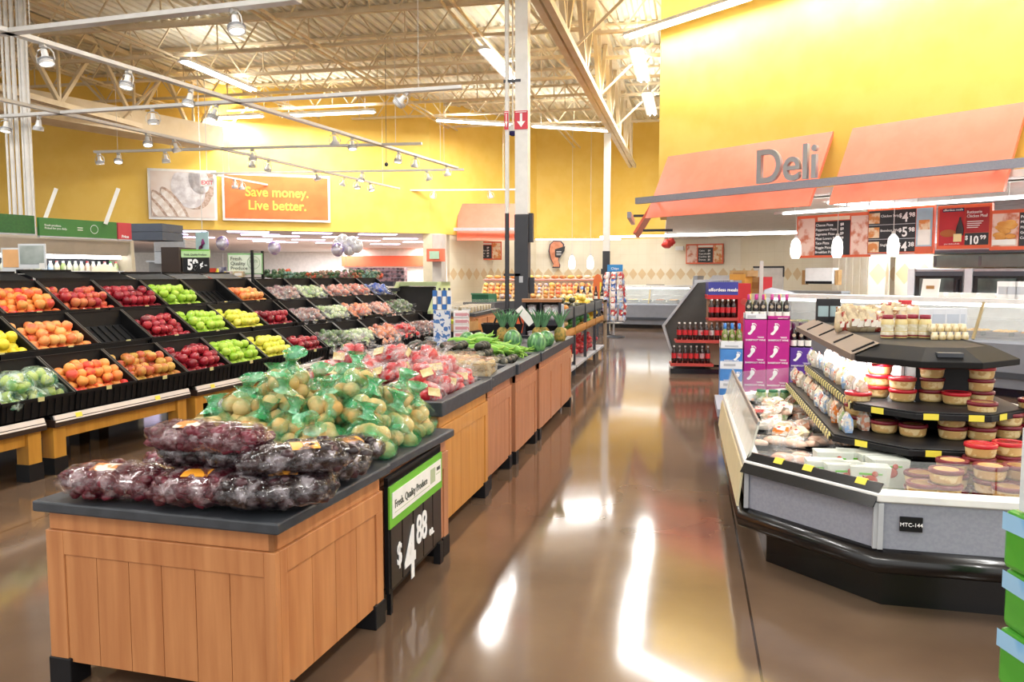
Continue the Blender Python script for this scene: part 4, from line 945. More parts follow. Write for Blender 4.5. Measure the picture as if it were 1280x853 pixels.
# clamshells of small potatoes
def clam():
    r = thing('potato_clamshell', 'x', 'clamshell pack'); random.seed(2)
    b = MB()
    for i in range(6):
        for j in range(5):
            for k in range(2): b.ball((-.20+i*.08, -.14+j*.07, .04+k*.055), .033, n=8, k=6)
    b.build('small_potatoes', mat('small_potato','b99c5e',.5,c2='a3854a',scale=9), r)['kind'] = 'stuff'
    b = MB(); q = lambda s, z: [(-.25*s,-.18*s,z),(.25*s,-.18*s,z),(.25*s,.18*s,z),(-.25*s,.18*s,z)]
    b.loft([q(1.04,.0),q(1.04,.012),q(.94,.014),q(.99,.12),q(1.05,.125),q(1.05,.135),q(.9,.15)], cap1=True); b.build('plastic_shell', mat('shell_plastic','e8dfc4',.12,alpha=.18,alpha2=.5,bump=.4,coat=1), r); return r
CK = Kind(clam())
for (x, y, z, a, lb) in ((-1.72, 6.12, .85, 5, 'clamshell of small potatoes at the right front of its table'), (-2.25, 6.18, .85, -6, 'clamshell of small potatoes at the left front of its table'), (-1.95, 6.5, .85, 3, 'clamshell of small potatoes behind the others, next to the avocados')): CK.put((x, y, z), R(a), lb)
# avocados
avm = mat('avocado_skin', '23231c', .45, c2='36382a', scale=20, bump=.4, bscale=70)
av = tag(MB().lathe([(0,-.055),(.022,-.05),(.040,-.02),(.038,.01),(.024,.045),(.012,.058),(0,.06)], 12).build('avocado', avm), 'x', 'avocado'); AV = Kind(av)
random.seed(5)
for lay_ in range(3):
    for i in range(11-lay_*2):
        for j in range(5-lay_):
            x = -2.62+lay_*.09+i*.105; y = 6.88+lay_*.05+j*.09
            if lay_ == 2 and i % 3 == 2: continue
            if lay_ and x > -1.75: continue
            AV.put((x+random.uniform(-.01,.01), y+random.uniform(-.01,.01), .885+lay_*.062), (R(90)+random.uniform(-.3,.3), 0, random.uniform(0,6.28)), 'dark avocado in the heap beyond the potato clamshells', 'avocado heap', 1.05)
# corn
husk = mat('corn_husk', '8fc04a', .5, c2='5e9a2e', scale=6, stretch=(1,8,8), lo=.35, hi=.65)
def corn():
    r = thing('corn_ear', 'x', 'ear of corn'); b = MB(); b.tube([(-.13,0,0),(-.11,0,0),(-.05,0,0),(.03,0,0),(.09,0,0),(.13,0,0)], [.014,.032,.046,.044,.028,.008], 10); b.build('husk', husk, r)
    b = MB()
    for k in range(5):
        a = k*1.26; b.tube([(.08,.01*math.cos(a),.01*math.sin(a)),(.15,.03*math.cos(a),.03*math.sin(a)),(.17,.06*math.cos(a),.05*math.sin(a))], [.012,.008,.002], 5)
    b.build('husk_leaf', mat('husk_tip','a8cc58',.5,c2='7cb040'), r)['kind'] = 'stuff'; return r
CO = Kind(corn()); random.seed(9)
for i in range(26):
    lay_ = 0 if i < 13 else (1 if i < 22 else 2); x = random.uniform(-2.2,-1.62); y = 7.42+random.uniform(0,.75)
    CO.put((x, y, .885+lay_*.06), (random.uniform(0,6), random.uniform(-.12,.12), random.uniform(-.9,.5)), 'green husked corn ear in the pile between avocados and watermelons', 'corn pile', .95)
# watermelons and pineapples
def melon_mat():
    m = mat('watermelon_rind', '6ea564', .35, c2='3c7044', scale=5, stretch=(4,4,1), lo=.44, hi=.56, coat=.2); return m
wm = tag(MB().ball((0,0,0), .135, 1, 1, 1.12, 20, 14).build('watermelon', melon_mat()), 'x', 'watermelon'); WK = Kind(wm)
for px, py, s, lb in ((616,421,.95,'watermelon at the left back of the last table, beside white boxes'),(600,420,.9,'leftmost watermelon, partly behind the other one'),(657,420,1,'tall watermelon standing upright below the basket'),(688,424,1,'watermelon in front of the pineapples, light striped'),(698,419,.95,'watermelon right beside the black rack, half hidden')):
    p = at(px, py+8, z=.93); WK.put((p.x-.14, p.y, .95), (R(70 if s != 1 else 12), 0, px), lb, None, s*.74)
pin = thing('pineapple', 'x', 'pineapple'); MB().lathe([(0,0),(.05,.01),(.07,.07),(.065,.15),(.03,.19)], 12).build('fruit_body', mat('pineapple_skin','a8863a',.6,c2='6a6a2c',scale=30), pin); b = MB(); random.seed(4)
for k in range(26):
    a = k*2.4; t = k/26; l = .22-.1*t; rr = .10*(1-t)+.02; b.tube([(0,0,.17+.03*t),(rr*.6*math.cos(a),rr*.6*math.sin(a),.20+l*.5),(rr*1.3*math.cos(a),rr*1.3*math.sin(a),.19+l)], [.014,.012,.001], 4)
b.build('leaf_crown', mat('pineapple_leaf','6a9a70',.5,c2='4a7a50'), pin)['kind'] = 'stuff'; PI_ = Kind(pin)
for px, lb in ((628,'pineapple behind the watermelons, left of the column'),(672,'pineapple in front of the rack, left one'),(680,'pineapple in front of the black rack, middle one'),(700,'pineapple in front of the black rack, right one'),(640,'small pineapple near the basket')):
    p = at(px, 424, z=.9); PI_.put((p.x, min(p.y, 9.9), .85), px*.3, lb, None, 1.0)
# ------------------------------------------------------------------ refrigerated island on the right
isl = thing('refrigerated_island', 'grey eight-sided refrigerated display island with black bumper and kick plate', 'refrigerated case', (0, 0, 0))
IP = [(.32,4.76),(.9,4.16),(1.95,4.12),(2.6,4.75),(2.6,7.3),(2.0,7.9),(.9,7.9),(.30,7.35)]
def ring(pairs): return [[(x, y, z) for x, y in inset(IP, d)] for d, z in pairs]
b = MB(); b.loft(ring([(.13,0),(.13,.2)])); b.build('kick_plate', rubber, isl)
b = MB(); b.loft(ring([(.10,.195),(.0,.205),(-.035,.225),(-.045,.26),(-.035,.295),(.0,.32),(.01,.325)]), sm=True); b.build('bumper', rubber, isl)
b = MB(); b.loft(ring([(.012,.32),(.012,.555)])); b.build('side_panel', gray, isl)
b = MB(); b.loft(ring([(.012,.55),(-.01,.56),(-.01,.595),(.04,.61),(.085,.60),(.09,.56)])); b.build('rim', bright, isl, bevel=.004)
b = MB(); b.loft(ring([(.09,.595),(.12,.36)]), cap1=True); b.build('well', mat('well_liner','d6d8d8',.4), isl)
def edge(p, q, d0, z0, d1, z1, m, name, ln=(0,1)):
    P_, Q_ = Vector(p), Vector(q); dr = (Q_-P_); n_ = Vector((dr.y, -dr.x)).normalized(); A_ = P_+dr*ln[0]; B_ = P_+dr*ln[1]
    vs = []
    for (d, z) in ((d0, z0), (d1, z1)):
        for T in (A_, B_): vs.append((T.x+n_.x*d, T.y+n_.y*d, z))
    for (d, z) in ((d0-.012, z0), (d1-.012, z1)):
        for T in (A_, B_): vs.append((T.x+n_.x*d, T.y+n_.y*d, z))
    return MB().add(vs, [(0,1,3,2),(6,7,5,4),(0,2,6,4),(1,5,7,3),(2,3,7,6),(0,4,5,1)]).build(name, m, isl)
edge(IP[0], IP[1], .045, .535, -.03, .64, rubber, 'front_trim')
edge(IP[0], IP[1], -.045, .625, -.05, .70, plexi, 'glass_guard')
edge(IP[1], IP[2], -.08, .61, -.09, .74, plexi, 'glass_guard', (0,.5)); edge(IP[1], IP[2], -.08, .61, -.09, .74, plexi, 'glass_guard', (.51,1))
edge(IP[7], IP[0], .0, .56, -.06, .80, mat('frosted_guard','eef0e6',.2,alpha=.55), 'glass_guard'); edge(IP[7], IP[0], .045, .33, .02, .55, mat('pale_side','e6dcb4',.35), 'side_cover')
edge(IP[7], IP[0], -.056, .80, -.064, .82, steel, 'guard_edge'); edge(IP[6], IP[7], .0, .56, -.06, .80, plexi, 'glass_guard')
for i, t in enumerate((.22,.45,.83)): edge(IP[0], IP[1], -.012, .618, -.031, .645, yelp, 'price_tag', (t, t+.07))
for (p_, q_) in ((IP[0],IP[1]),(IP[1],IP[2])):
    for t in (0, 1):
        P_ = Vector(p_).lerp(Vector(q_), .012 if t == 0 else .988); MB().box(P_.x-.012,P_.x+.012,P_.y-.010,P_.y+.012,.325,.55).build('corner_trim', lgray, isl)
# asset plate
pl = MB().box(-.05,.05,-.012,.0,0,.07).build('asset_plate', black, isl, loc=(1.05,4.165,.42), rot=(0,0,-R(2)))
text('MTC-144', .026, pl, (0,-.014,.025), inkw, 'plate_text')
# inner rack: white lit core, black front post, shelves, canopy
MB().box(1.34,1.7,5.7,7.6,.36,1.12).build('core_panel', mat('core_white','f4f2ee',.4), isl)
MB().box(1.36,1.66,5.42,5.7,.36,1.12).box(1.30,1.72,5.40,5.44,.36,.5).build('post', black, isl)
SU = octa(.98,1.93,4.98,7.7,.28); SL = octa(.84,2.14,4.78,7.85,.34); SC = octa(1.02,1.95,5.16,8.6,.3)
def shelf(poly, z, name='shelf'):
    b = MB(); b.prism(poly, z-.045, z-.01); b.prism(inset(poly, .01), z-.01, z)
    s_ = b.build(name, black, isl, bevel=.004)
    for e, t in ((0,.2),(0,.8),(7,.4),(1,.3),(6,.1),(6,.3),(6,.5),(6,.7),(6,.9)):
        P_ = Vector(poly[e]).lerp(Vector(poly[(e+1) % 8]), t); dr = (Vector(poly[(e+1) % 8])-Vector(poly[e])).normalized(); n_ = Vector((dr.y,-dr.x))
        q0 = P_-dr*.04; q1 = P_+dr*.04
        MB().add([(q0.x+n_.x*.004,q0.y+n_.y*.004,z-.042),(q1.x+n_.x*.004,q1.y+n_.y*.004,z-.042),(q1.x+n_.x*.004,q1.y+n_.y*.004,z-.006),(q0.x+n_.x*.004,q0.y+n_.y*.004,z-.006)], [(0,1,2,3)]).build('price_tag', yelp, isl)
    return s_
shelf(SL, .70); shelf(SU, .87)
b = MB(); b.loft([[(x,y,z) for x,y in inset(SC,d)] for d, z in ((.02,1.10),(0,1.105),(0,1.14),(.15,1.215),(.16,1.205))], cap0=True, cap1=True); b.build('canopy', mat('canopy_black','141313',.6,spec=.2), isl, bevel=.004)
P_ = [(1.0,8.6),(1.0,5.5)]
MB().add([(1.005,8.3,1.144),(1.005,5.5,1.144),(1.165,5.5,1.22),(1.165,8.3,1.22),(1.005,8.3,1.145)], [(0,1,2,3)]).box(.998,1.02,5.5,8.3,1.105,1.147).build('taupe_cover', mat('taupe_plastic','6a5c53',.45), isl)
for y in (5.6,6.3,7.0,7.7): MB().bar((1.02,y,1.155),(1.15,y,1.218), .03, .012).build('canopy_clip', black, isl)
MB().box(1.42,1.56,5.2,5.26,1.165,1.19).build('canopy_handle', dgray, isl)
MB().tube([(1.12,5.5,1.085),(1.12,7.6,1.085)], .018, 8).build('canopy_lamp', glow, isl)
for (x, y, sx, sy, rot) in ((1.14,6.5,.08,2.2,(0,-R(15),0)),):
    l = bpy.data.lights.new('canopy_light','AREA'); l.shape='RECTANGLE'; l.size=sx; l.size_y=sy; l.energy=24; lo=bpy.data.objects.new('canopy_light',l); col.objects.link(lo); lo.location=(x,y,1.075); lo.rotation_euler=rot
# tubs
def tub(lidm, nm):
    r = thing(nm, 'x', 'food tub'); MB().lathe([(.055,0),(.064,.006),(.071,.05),(.072,.056)], 20).build('tub_body', mat('tub_cream','e2c98c',.35,c2='d8b874',scale=20), r)
    MB().lathe([(.074,.05),(.077,.052),(.077,.066),(.074,.070),(.06,.070),(.057,.066)], 20).build('lid', lidm, r)
    MB().lathe([(0,.0675),(.055,.0675)], 20).build('lid_label', mat('lid_window','e6c184',.3,c2='d99a5c',scale=14) if lidm is maroon else lidred, r)
    MB().lathe([(.0668,.012),(.0715,.044)], 20).build('side_band', mat('tub_band','e8cf9a',.35,c2='cda468',scale=22,lo=.5,hi=.56), r); return r
TR, TM = Kind(tub(lidred, 'food_tub')), Kind(tub(maroon, 'food_tub'))
random.seed(8)
def stack(x, y, z, n, kind, lab):
    for i in range(n):
        K = TR if (kind == 'r' or (kind == 'm+r' and i == n-1)) else TM
        pos = ('alone' if n == 1 else 'bottom of its stack' if i == 0 else 'top of its stack' if i == n-1 else '%s from the bottom' % ordn[i+1])
        K.put((x+random.uniform(-.006,.006), y+random.uniform(-.006,.006), z+i*.073), random.uniform(0,6), 'food tub %s, %s' % (lab, pos), 'food tubs in the island', 1.05)
def st(px, py, z, n, kind, lab): p = at(px, py, z=z); stack(p.x, p.y, z, n, kind, lab)
st(1097,496,.872,3,'r','on the upper shelf at left'); st(1128,501,.872,2,'r','on the upper shelf, second stack'); st(1163,501,.872,3,'m+r','in the tallest stack on the upper shelf'); st(1196,505,.872,1,'r','low on the upper shelf'); st(1224,503,.872,3,'m+r','on the upper shelf at right')
st(1070,533,.702,3,'m+r','on the lower shelf at left'); st(1104,540,.702,1,'m','on the lower shelf beside the left stack'); st(1142,545,.702,1,'m','on the lower shelf left of centre'); st(1189,548,.702,2,'m','on the lower shelf right of centre'); st(1226,549,.702,3,'m','on the lower shelf third from the right'); st(1258,547,.702,2,'m','on the lower shelf second from the right'); st(1215,538,.702,2,'m','behind the others on the lower shelf'); st(1290,545,.702,3,'m','at the right end of the lower shelf')
zi = .467
for i, (px, py, n_) in enumerate(((1137,622,1),(1160,612,3),(1198,622,4),(1242,622,2),(1275,620,3),(1235,600,4),(1272,600,4),(1150,590,3),(1190,592,4),(1308,620,4),(1222,588,5),(1258,585,5))):
    p = at(px, py+34, z=zi); y = max(p.y, 4.38); p = (p.x, y) ; stack(p[0], y+.02*i*0, zi, max(1, n_-1), 'm' if i not in (9, 10, 11) else 'm+r', 'in the front well, group %s from left' % ordn[sorted([1137,1160,1198,1242,1275,1235,1272,1150,1190,1308,1222,1258]).index(px) % 10+1])
# raised false floor for the front well
MB().prism(inset(IP, .125), .36, .465).build('well_floor', white, isl)
# meat trays, cartons
def tray():
    r = thing('meat_tray', 'x', 'meat tray'); q = lambda s, z: [(-.17*s,-.12*s,z),(.17*s,-.12*s,z),(.17*s,.12*s,z),(-.17*s,.12*s,z)]
    MB().loft([q(.85,0),q(.97,.03),q(1.02,.034),q(.9,.02)], cap0=True, cap1=True).build('tray', black, r); b = MB(); random.seed(6)
    for i in range(16): b.ball((random.uniform(-.11,.11), random.uniform(-.075,.075), .035+random.uniform(0,.015)), .045, 1.1, .8, .5, 8, 6)
    b.build('meat', mat('sliced_meat','e6b8a0',.4,rnd=['dca08a','e8c4ac','d89a80','ecd0bc'],scale=9,lo=.4,hi=.65), r)['kind'] = 'stuff'
    b = MB(); b.ball((0,0,.035), .185, .95, .68, .30, 16, 8, jit=.04); b.build('film', film, r); return r
TY = Kind(tray())
def onp(px, py, z): p = at(px, py, z=z); return (p.x, p.y, z)
for i, (px, py, z, a, s_, lb) in enumerate(((962,513,.55,-20,1.2,'wrapped meat tray at the back left of the island well'),(968,533,.55,-12,1.15,'wrapped meat tray second from the back along the left'),(1010,530,.55,10,1.1,'wrapped meat tray beside the middle shelf corner'),(975,553,.55,-8,1.15,'wrapped meat tray in the middle of the left well'),(1030,552,.56,16,1.1,'wrapped meat tray below the lower shelf corner'),(985,575,.52,4,1.15,'wrapped meat tray behind the black front trim'),(955,497,.55,-30,1,'wrapped meat tray farthest left, next to the green jars'),(1000,512,.56,20,1,'wrapped sandwich pack with orange, beside the checkered edge'))):
    TY.put(onp(px, py+8, z-.04), R(a), lb, 'meat trays', s_)
def carton():
    r = thing('food_carton', 'x', 'carton'); q = lambda s, z: [(-.085*s,-.05*s,z),(.085*s,-.05*s,z),(.085*s,.05*s,z),(-.085*s,.05*s,z)]
    MB().loft([q(.85,0),q(1.03,.14),q(1.03,.145)], cap0=True, cap1=True).build('tub', mat('carton_white','d4d8d0',.35,c2='c6cec4',scale=8), r)
    MB().ball((0,0,0), .03, 1, .1, .8, 10, 6).ball((.018,0,.03), .014, 1, .2, 1, 8, 5).tube([(-.02,0,0),(-.035,0,.022)], [.008,.002], 5).build('rooster_mark', mat('rooster_red','b5402e',.5), r, loc=(0,-.054,.085)); MB().box(-.05,.05,-.054,-.050,.11,.118).build('print_line', greenp, r); return r
CT = Kind(carton())
for i, (px, py, a) in enumerate(((1030,598,0),(1052,602,8),(1068,585,-6),(1092,588,14),(1108,596,6),(1040,585,3),(1085,606,-4))):
    CT.put(onp(px, py+14, .47), R(a+2), 'white carton with a red rooster mark, %s from left' % ordn[sorted([1030,1052,1068,1092,1108,1040,1085]).index(px)+1], 'white cartons', 1.15)
# jars row at back left of the island
jar = thing('green_jar', 'x', 'jar'); MB().lathe([(.04,0),(.045,.01),(.045,.09),(.035,.10)], 12).build('jar_body', mat('jar_green','6a8a5a',.2,c2='c8c88a',scale=12,coat=.4), jar); MB().lathe([(.038,.10),(.04,.103),(.04,.12),(.0,.121)], 12).build('lid', mat('jar_lid_green','2c6a48',.3), jar); JR = Kind(jar)
for i in range(5): JR.put((.62+.1*i, 7.45, .52), 0, 'green lidded jar in the row behind the meat trays', 'green lidded jars')
# pouches on shelves and sloping side
pch = thing('food_pouch', 'x', 'food pouch')
b = MB(); q = lambda w_, d_, z: [(-w_,-d_,z),(w_,-d_,z),(w_,d_,z),(-w_,d_,z)]
b.loft([q(.055,.022,0),q(.058,.028,.03),q(.056,.024,.09),(q(.055,.006,.12)),q(.055,.002,.13)], cap0=True, cap1=True); b.build('pouch', mat('pouch_print','d8d0c4',.3,rnd=['c8b498','c03028','d8c8a0','88a8d0','d08868','98b078','d0ccc4','d87a2a'],scale=26,lo=.46,hi=.56,coat=.4), pch)
MB().box(-.03,.03,-.034,-.028,.04,.08).build('pouch_label', mat('pouch_label','f6f2ea',.4,c2='c8322e',scale=30,lo=.55,hi=.6), pch); PO = Kind(pch); random.seed(12)
for row, (x, z, y0, y1, n_) in enumerate(((1.06,.872,5.45,7.6,19),(1.2,.872,5.6,7.6,16),(.93,.702,5.2,7.7,22),(1.06,.702,5.3,7.7,20))):
    for i in range(n_):
        PO.put((x+random.uniform(-.02,.02), y0+(y1-y0)*i/(n_-1), z), (0, random.uniform(-.05,.05), -R(90)+random.uniform(-.3,.3)), 'printed food pouch on the aisle side of the %s shelf, %s row' % ('upper' if z > .8 else 'lower', 'front' if row in (0, 2) else 'back'), 'pouches on the %s shelf, %s row' % ('upper' if z > .8 else 'lower', 'front' if row in (0, 2) else 'back'), .9)
for i in range(30):
    PO.put((.50+random.uniform(0,.34), 5.6+random.uniform(0,1.75), .50+random.uniform(0,.06)), (R(-70)+random.uniform(-.4,.4), random.uniform(-.4,.4), random.uniform(-2,0)), 'printed pouch lying in the left well under the shelves', 'pouches lying in the left well', .9)
# checkered price strips along the left shelf edges
chk = mat('checker_strip', '26241f', .5)
nt = chk.node_tree; ck = nt.nodes.new('ShaderNodeTexChecker'); ck.inputs['Scale'].default_value = 22; ck.inputs[1].default_value = lin('26241f'); ck.inputs[2].default_value = lin('e6d88a'); tcn = nt.nodes.new('ShaderNodeTexCoord'); nt.links.new(tcn.outputs['Object'], ck.inputs[0]); nt.links.new(ck.outputs[0], nt.nodes['Principled BSDF'].inputs['Base Color'])
for z, x, y0, y1 in ((.87,.972,5.3,7.4),(.70,.832,5.15,7.5)): MB().box(x-.006,x,y0,y1,z-.045,z+.004).build('price_strip', chk, isl)
# goods on the canopy
def mustard():
    r = thing('mustard_jar', 'x', 'jar'); MB().lathe([(.042,0),(.045,.006),(.045,.05),(.04,.075),(.045,.10),(.042,.13),(.034,.142)], 16).build('jar_body', mat('mustard','e0cd92',.3,c2='d6bf7c',scale=8,coat=.3), r); MB().lathe([(.036,.14),(.038,.142),(.038,.17),(.0,.172)], 16).build('lid', mat('wine_lid','8e1c34',.35), r)
    MB().lathe([(.0455,.02),(.0465,.03),(.0425,.073),(.0465,.10)], 16).build('label', mat('mustard_label','efe9d6',.4,c2='dcd2ac',scale=30), r); MB().lathe([(.0462,.012),(.0462,.022)], 16).build('label_band', mat('wine_lid','8e1c34',.35), r); return r
MU = Kind(mustard()); ZC = 1.206
for px, lb in ((1110,'mustard jar with a wine red lid, leftmost on the canopy'),(1127,'mustard jar with a wine red lid, second on the canopy'),(1144,'mustard jar set slightly back, third on the canopy'),(1157,'mustard jar with a wine red lid, rightmost on the canopy')):
    p = at(px, 423, z=ZC); MU.put((p.x, p.y+(.03 if px != 1144 else .08), ZC), 0, lb, None, .95)
def simplebox(w_, d_, h, m, nm, lmat=None):
    r = thing(nm, 'x', 'box'); MB().box(-w_/2,w_/2,-d_/2,d_/2,0,h).build('carton', m, r, bevel=.003); MB().box(-w_*.38,w_*.38,-d_/2-.003,-d_/2,h*.25,h*.7).build('print', lmat or lgray, r)
    MB().box(-w_*.49,w_*.49,-.004,.004,h,h+.002).build('flap_seam', lgray, r); return r
wb_ = mat('white_carton', 'dfe2e8', .4, c2='d6dae2')
BX = Kind(simplebox(.10,.08,.13,wb_,'white_box',mat('box_print','c4ccd8',.4)))
for i, px in enumerate((1128,1182,1200,1163,1208)):
    p = at(px, 412, z=ZC); BX.put((p.x, p.y+.25, ZC), 0, 'plain white box behind the canopy jars, %s from left' % ordn[sorted((1128,1182,1200,1163,1208)).index(px)+1], 'white boxes on the canopy', 1.25)
JC = Kind(tag(MB().lathe([(.022,0),(.024,.004),(.024,.03),(.018,.036),(.019,.05),(.0,.051)], 10).build('small_cream_jar', mat('cream_jar','e8dcbc',.35,c2='c8b078',scale=20)), 'x', 'jar'))
for i in range(5):
    for j in range(3):
        p = at(1169+i*9.6, 425, z=ZC); JC.put((p.x, p.y+j*.05+.02, ZC+(.052 if j > 0 else 0)), 0, 'tiny cream jar in the group right of the mustard jars', 'tiny cream jars on the canopy', 1.0)
ra = Kind(simplebox(.12,.06,.22,mat('dark_pack','24262c',.4),'dark_box',mat('pale_blue_print','a8c2c8',.4)))
for px, lb in ((1028,'tall black pack with a pale blue face on the far left of the canopy'),(1041,'tall black pack with a pale blue face, second from the left on the canopy')):
    p = at(px, 403, z=1.2); ra.put((p.x, p.y, 1.2), 0, lb, None, 1.0)
def snack():
    r = thing('snack_bag', 'x', 'snack bag'); random.seed(14); b = MB(); q = lambda w_, d_, z: [((w_*math.cos(a)), d_*math.sin(a), z+random.uniform(-.008,.008)) for a in [2*math.pi*k/12 for k in range(12)]]
    b.loft([q(.05,.02,0),q(.065,.045,.05),(q(.06,.04,.12)),q(.06,.01,.18),q(.065,.004,.21)], cap0=True, cap1=True, sm=True); b.build('bag', mat('snack_print','d8c49c',.25,rnd=['a87c4c','c8b494','8a5a38','b8a080','a03c30','c8bca8'],scale=20,lo=.45,hi=.58,coat=.5), r); MB().box(-.035,.035,-.05,-.044,.05,.11).build('label', mat('snack_label','efe8da',.4,c2='b03a30',scale=18,lo=.5,hi=.55), r); return r
SN = Kind(snack())
random.seed(15)
for i in range(26):
    px = 1050+i*3.9; p = at(px, 408 if i % 2 else 416, z=1.2)
    SN.put((p.x, p.y+(.12 if i % 2 else .02)+.1*(px > 1100), 1.204), random.uniform(-.6,.6), 'printed snack bag standing on the island canopy behind the jars', 'snack bags on the canopy', random.uniform(.75,.95))
rb = thing('red_tin', 'red tin with white figures standing in the middle of the canopy goods', 'tin', (*at(1141, 405, z=1.2).to_2d(), 1.204)); rb.location.y += .3
MB().lathe([(.06,0),(.06,.19),(.055,.2),(0,.201)], 16).build('body', red, rb); MB().box(-.035,.035,-.064,-.058,.10,.15).build('figure_panel', paper, rb)

# ------------------------------------------------------------------ wine display
mag = mat('magenta_box', 'c0178c', .45, c2='b81486'); bl = mat('blue_box', '4a8ad0', .45, c2='437fc6'); pur = mat('purple_box', '5a2f9a', .45); wp = mat('white_box', 'e6e9ee', .45)
def foot(parent, s_, x, z, y, m):
    b = MB(); pts = [(-.42,-.5),(-.2,-.55),(-.02,-.35),(.12,-.12),(.28,.05),(.34,.3),(.2,.48),(-.02,.5),(-.14,.32),(-.1,.05),(-.22,-.2),(-.45,-.36)]
    b.add([(x+a*s_, y, z+c*s_) for a, c in pts], [tuple(range(len(pts)))])
    for a, c, r_ in ((.02,.62,.085),(.16,.64,.06),(.26,.6,.05),(.34,.53,.045),(.39,.44,.04)):
        b.add([(x+(a+r_*math.cos(t))*s_, y, z+(c+r_*math.sin(t))*s_) for t in [2*math.pi*k/10 for k in range(10)]], [tuple(range(10))])
    return b.build('footprint_mark', m, parent)
def winebox(m, half=False):
    r = thing('wine_case', 'x', 'wine case'); w_, h = .265, .285
    MB().box(-w_/2,w_/2,0,.35,0,h).build('carton', m, r, bevel=.003)
    if not half: foot(r, .12, -.04, h*.56, -.004, inkw); text('BAREFOOT WINE', .030, r, (0,-.004,.02), inkw, 'lettering', bold=.02); MB().box(.03,.10,-.004,-.002,.058,.064).box(.02,.10,-.004,-.002,.070,.074).build('small_print', inkw, r)
    else:
        MB().box(-w_/2,w_/2,-.003,0,.0,.11).build('white_band', wp, r); foot(r, .10, .07, h*.62, -.005, inkw); MB().box(-.09,.05,-.006,-.003,.04,.075).build('print_panel', lgray, r); text('BAREFOOT WINE', .022, r, (0,-.005,.115), inkw, 'lettering', bold=.02)
    return r
WM = Kind(winebox(mag)); WB = Kind(winebox(bl, True)); WPu = Kind(winebox(pur))
def bottle(foil, glassm, nm='wine_bottle'):
    r = thing(nm, 'x', 'bottle'); MB().lathe([(.036,0),(.038,.005),(.038,.17),(.03,.2),(.016,.225),(.015,.24)], 14).build('glass_body', glassm, r); MB().lathe([(.0165,.235),(.0175,.24),(.0165,.30),(.0,.301)], 12).build('foil', foil, r)
    MB().lathe([(.0388,.02),(.0388,.09)], 14).build('label', paper, r); MB().lathe([(.0,0),(.022,0)], 10).build('seal', mat('seal_cream','e8d8c0',.4), r, loc=(0,-.038,.15), rot=(R(90),0,0)); return r
dkg = mat('dark_glass', '1a0e12', .1, coat=.5); grg = mat('green_glass', '6a7a34', .1, coat=.5)
BM = Kind(bottle(mat('magenta_foil','b01a80',.3), dkg)); BB = Kind(bottle(mat('blue_foil','2f7ac8',.3), grg)); BP = Kind(bottle(mat('plum_foil','4a1440',.3), dkg)); BY = Kind(bottle(mat('yellow_foil','e8c820',.3), grg))
for c_, x in enumerate((.79, 1.06)):
    for k in range(4):
        WM.put((x, 10.5, -.03+.28*k if k else .0), 0, 'magenta wine case with a white footprint, %s column, %s' % (('left','right')[c_], ('on the floor','second from the floor','third from the floor','topmost')[k]), 'magenta wine cases', (1,1,.985) if k else (1,1,.88))
op = thing('open_case', 'white open wine case tray holding bottles on the left magenta stack', 'wine case', (.79,10.5,1.095)); MB().box(-.13,.13,0,.006,0,.07).box(-.13,-.124,0,.35,0,.07).box(.124,.13,0,.35,0,.07).box(-.13,.13,0,.35,0,.006).build('tray', wp, op); MB().box(-.1,.0,-.004,0,.02,.05).build('print_panel', lgray, op)
op = thing('open_case', 'magenta open wine case tray holding bottles on the right magenta stack', 'wine case', (1.06,10.5,1.095)); MB().box(-.13,.13,0,.006,0,.045).box(-.13,-.124,0,.35,0,.045).box(.124,.13,0,.35,0,.045).box(-.13,.13,0,.35,0,.006).build('tray', mag, op); text('BAREFOOT', .024, op, (.05,-.002,.01), inkw)
for i in range(6):
    x = .70+i*.087+(.012 if i > 2 else 0)
    BM.put((x, 10.54, 1.102), 0, 'magenta foil wine bottle, %s from left in the front row' % ordn[i+1], 'magenta foil bottles'); (BM if i % 2 else BY).put((x+.02, 10.66, 1.102), 0, 'wine bottle in the second row on the magenta stacks', 'second row wine bottles')
for k in range(3): WB.put((.50, 10.35, .0+.245*k), 0, 'light blue and white wine case with a footprint, %s' % ('lowest of its stack','middle of its stack','top of its stack')[k], 'blue wine cases', (1,1,.86))
op = thing('open_case', 'white open wine case holding blue foil bottles on the blue stack', 'wine case', (.50,10.35,.737)); MB().box(-.135,.135,0,.006,0,.09).box(-.135,-.129,0,.35,0,.09).box(.129,.135,0,.35,0,.09).box(-.13,.13,0,.35,0,.006).build('tray', wp, op); MB().box(-.08,.08,-.004,0,.025,.045).build('print_panel', lgray, op)
for i in range(3):
    for j in range(2): BB.put((.42+i*.085, 10.40+.1*j, .745), 0, 'green wine bottle with blue foil in the %s row on the blue stack' % ('front','back')[j], 'blue foil bottles, %s row' % ('front','back')[j])
for k in range(3): WPu.put((1.34, 10.55, .25*k), 0, 'purple wine case at the right of the display, %s' % ('on the floor','second from the floor','topmost')[k], 'purple wine cases', (1,1,.87))
for i in range(3):
    for j in range(2): BP.put((1.25+i*.085, 10.6+.1*j, .75), 0, 'dark wine bottle with plum foil in the %s row on the purple stack' % ('front','back')[j], 'plum foil bottles, %s row' % ('front','back')[j])
pf = thing('display_base', 'low dark platform at the aisle end of the refrigerated island by the wine', 'platform', (.36, 9.6, 0)); MB().box(-.06,.5,-.6,.5,.12,.2).build('platform', gray, pf); MB().box(-.0,.5,-.5,.4,0,.12).build('base', rubber, pf)

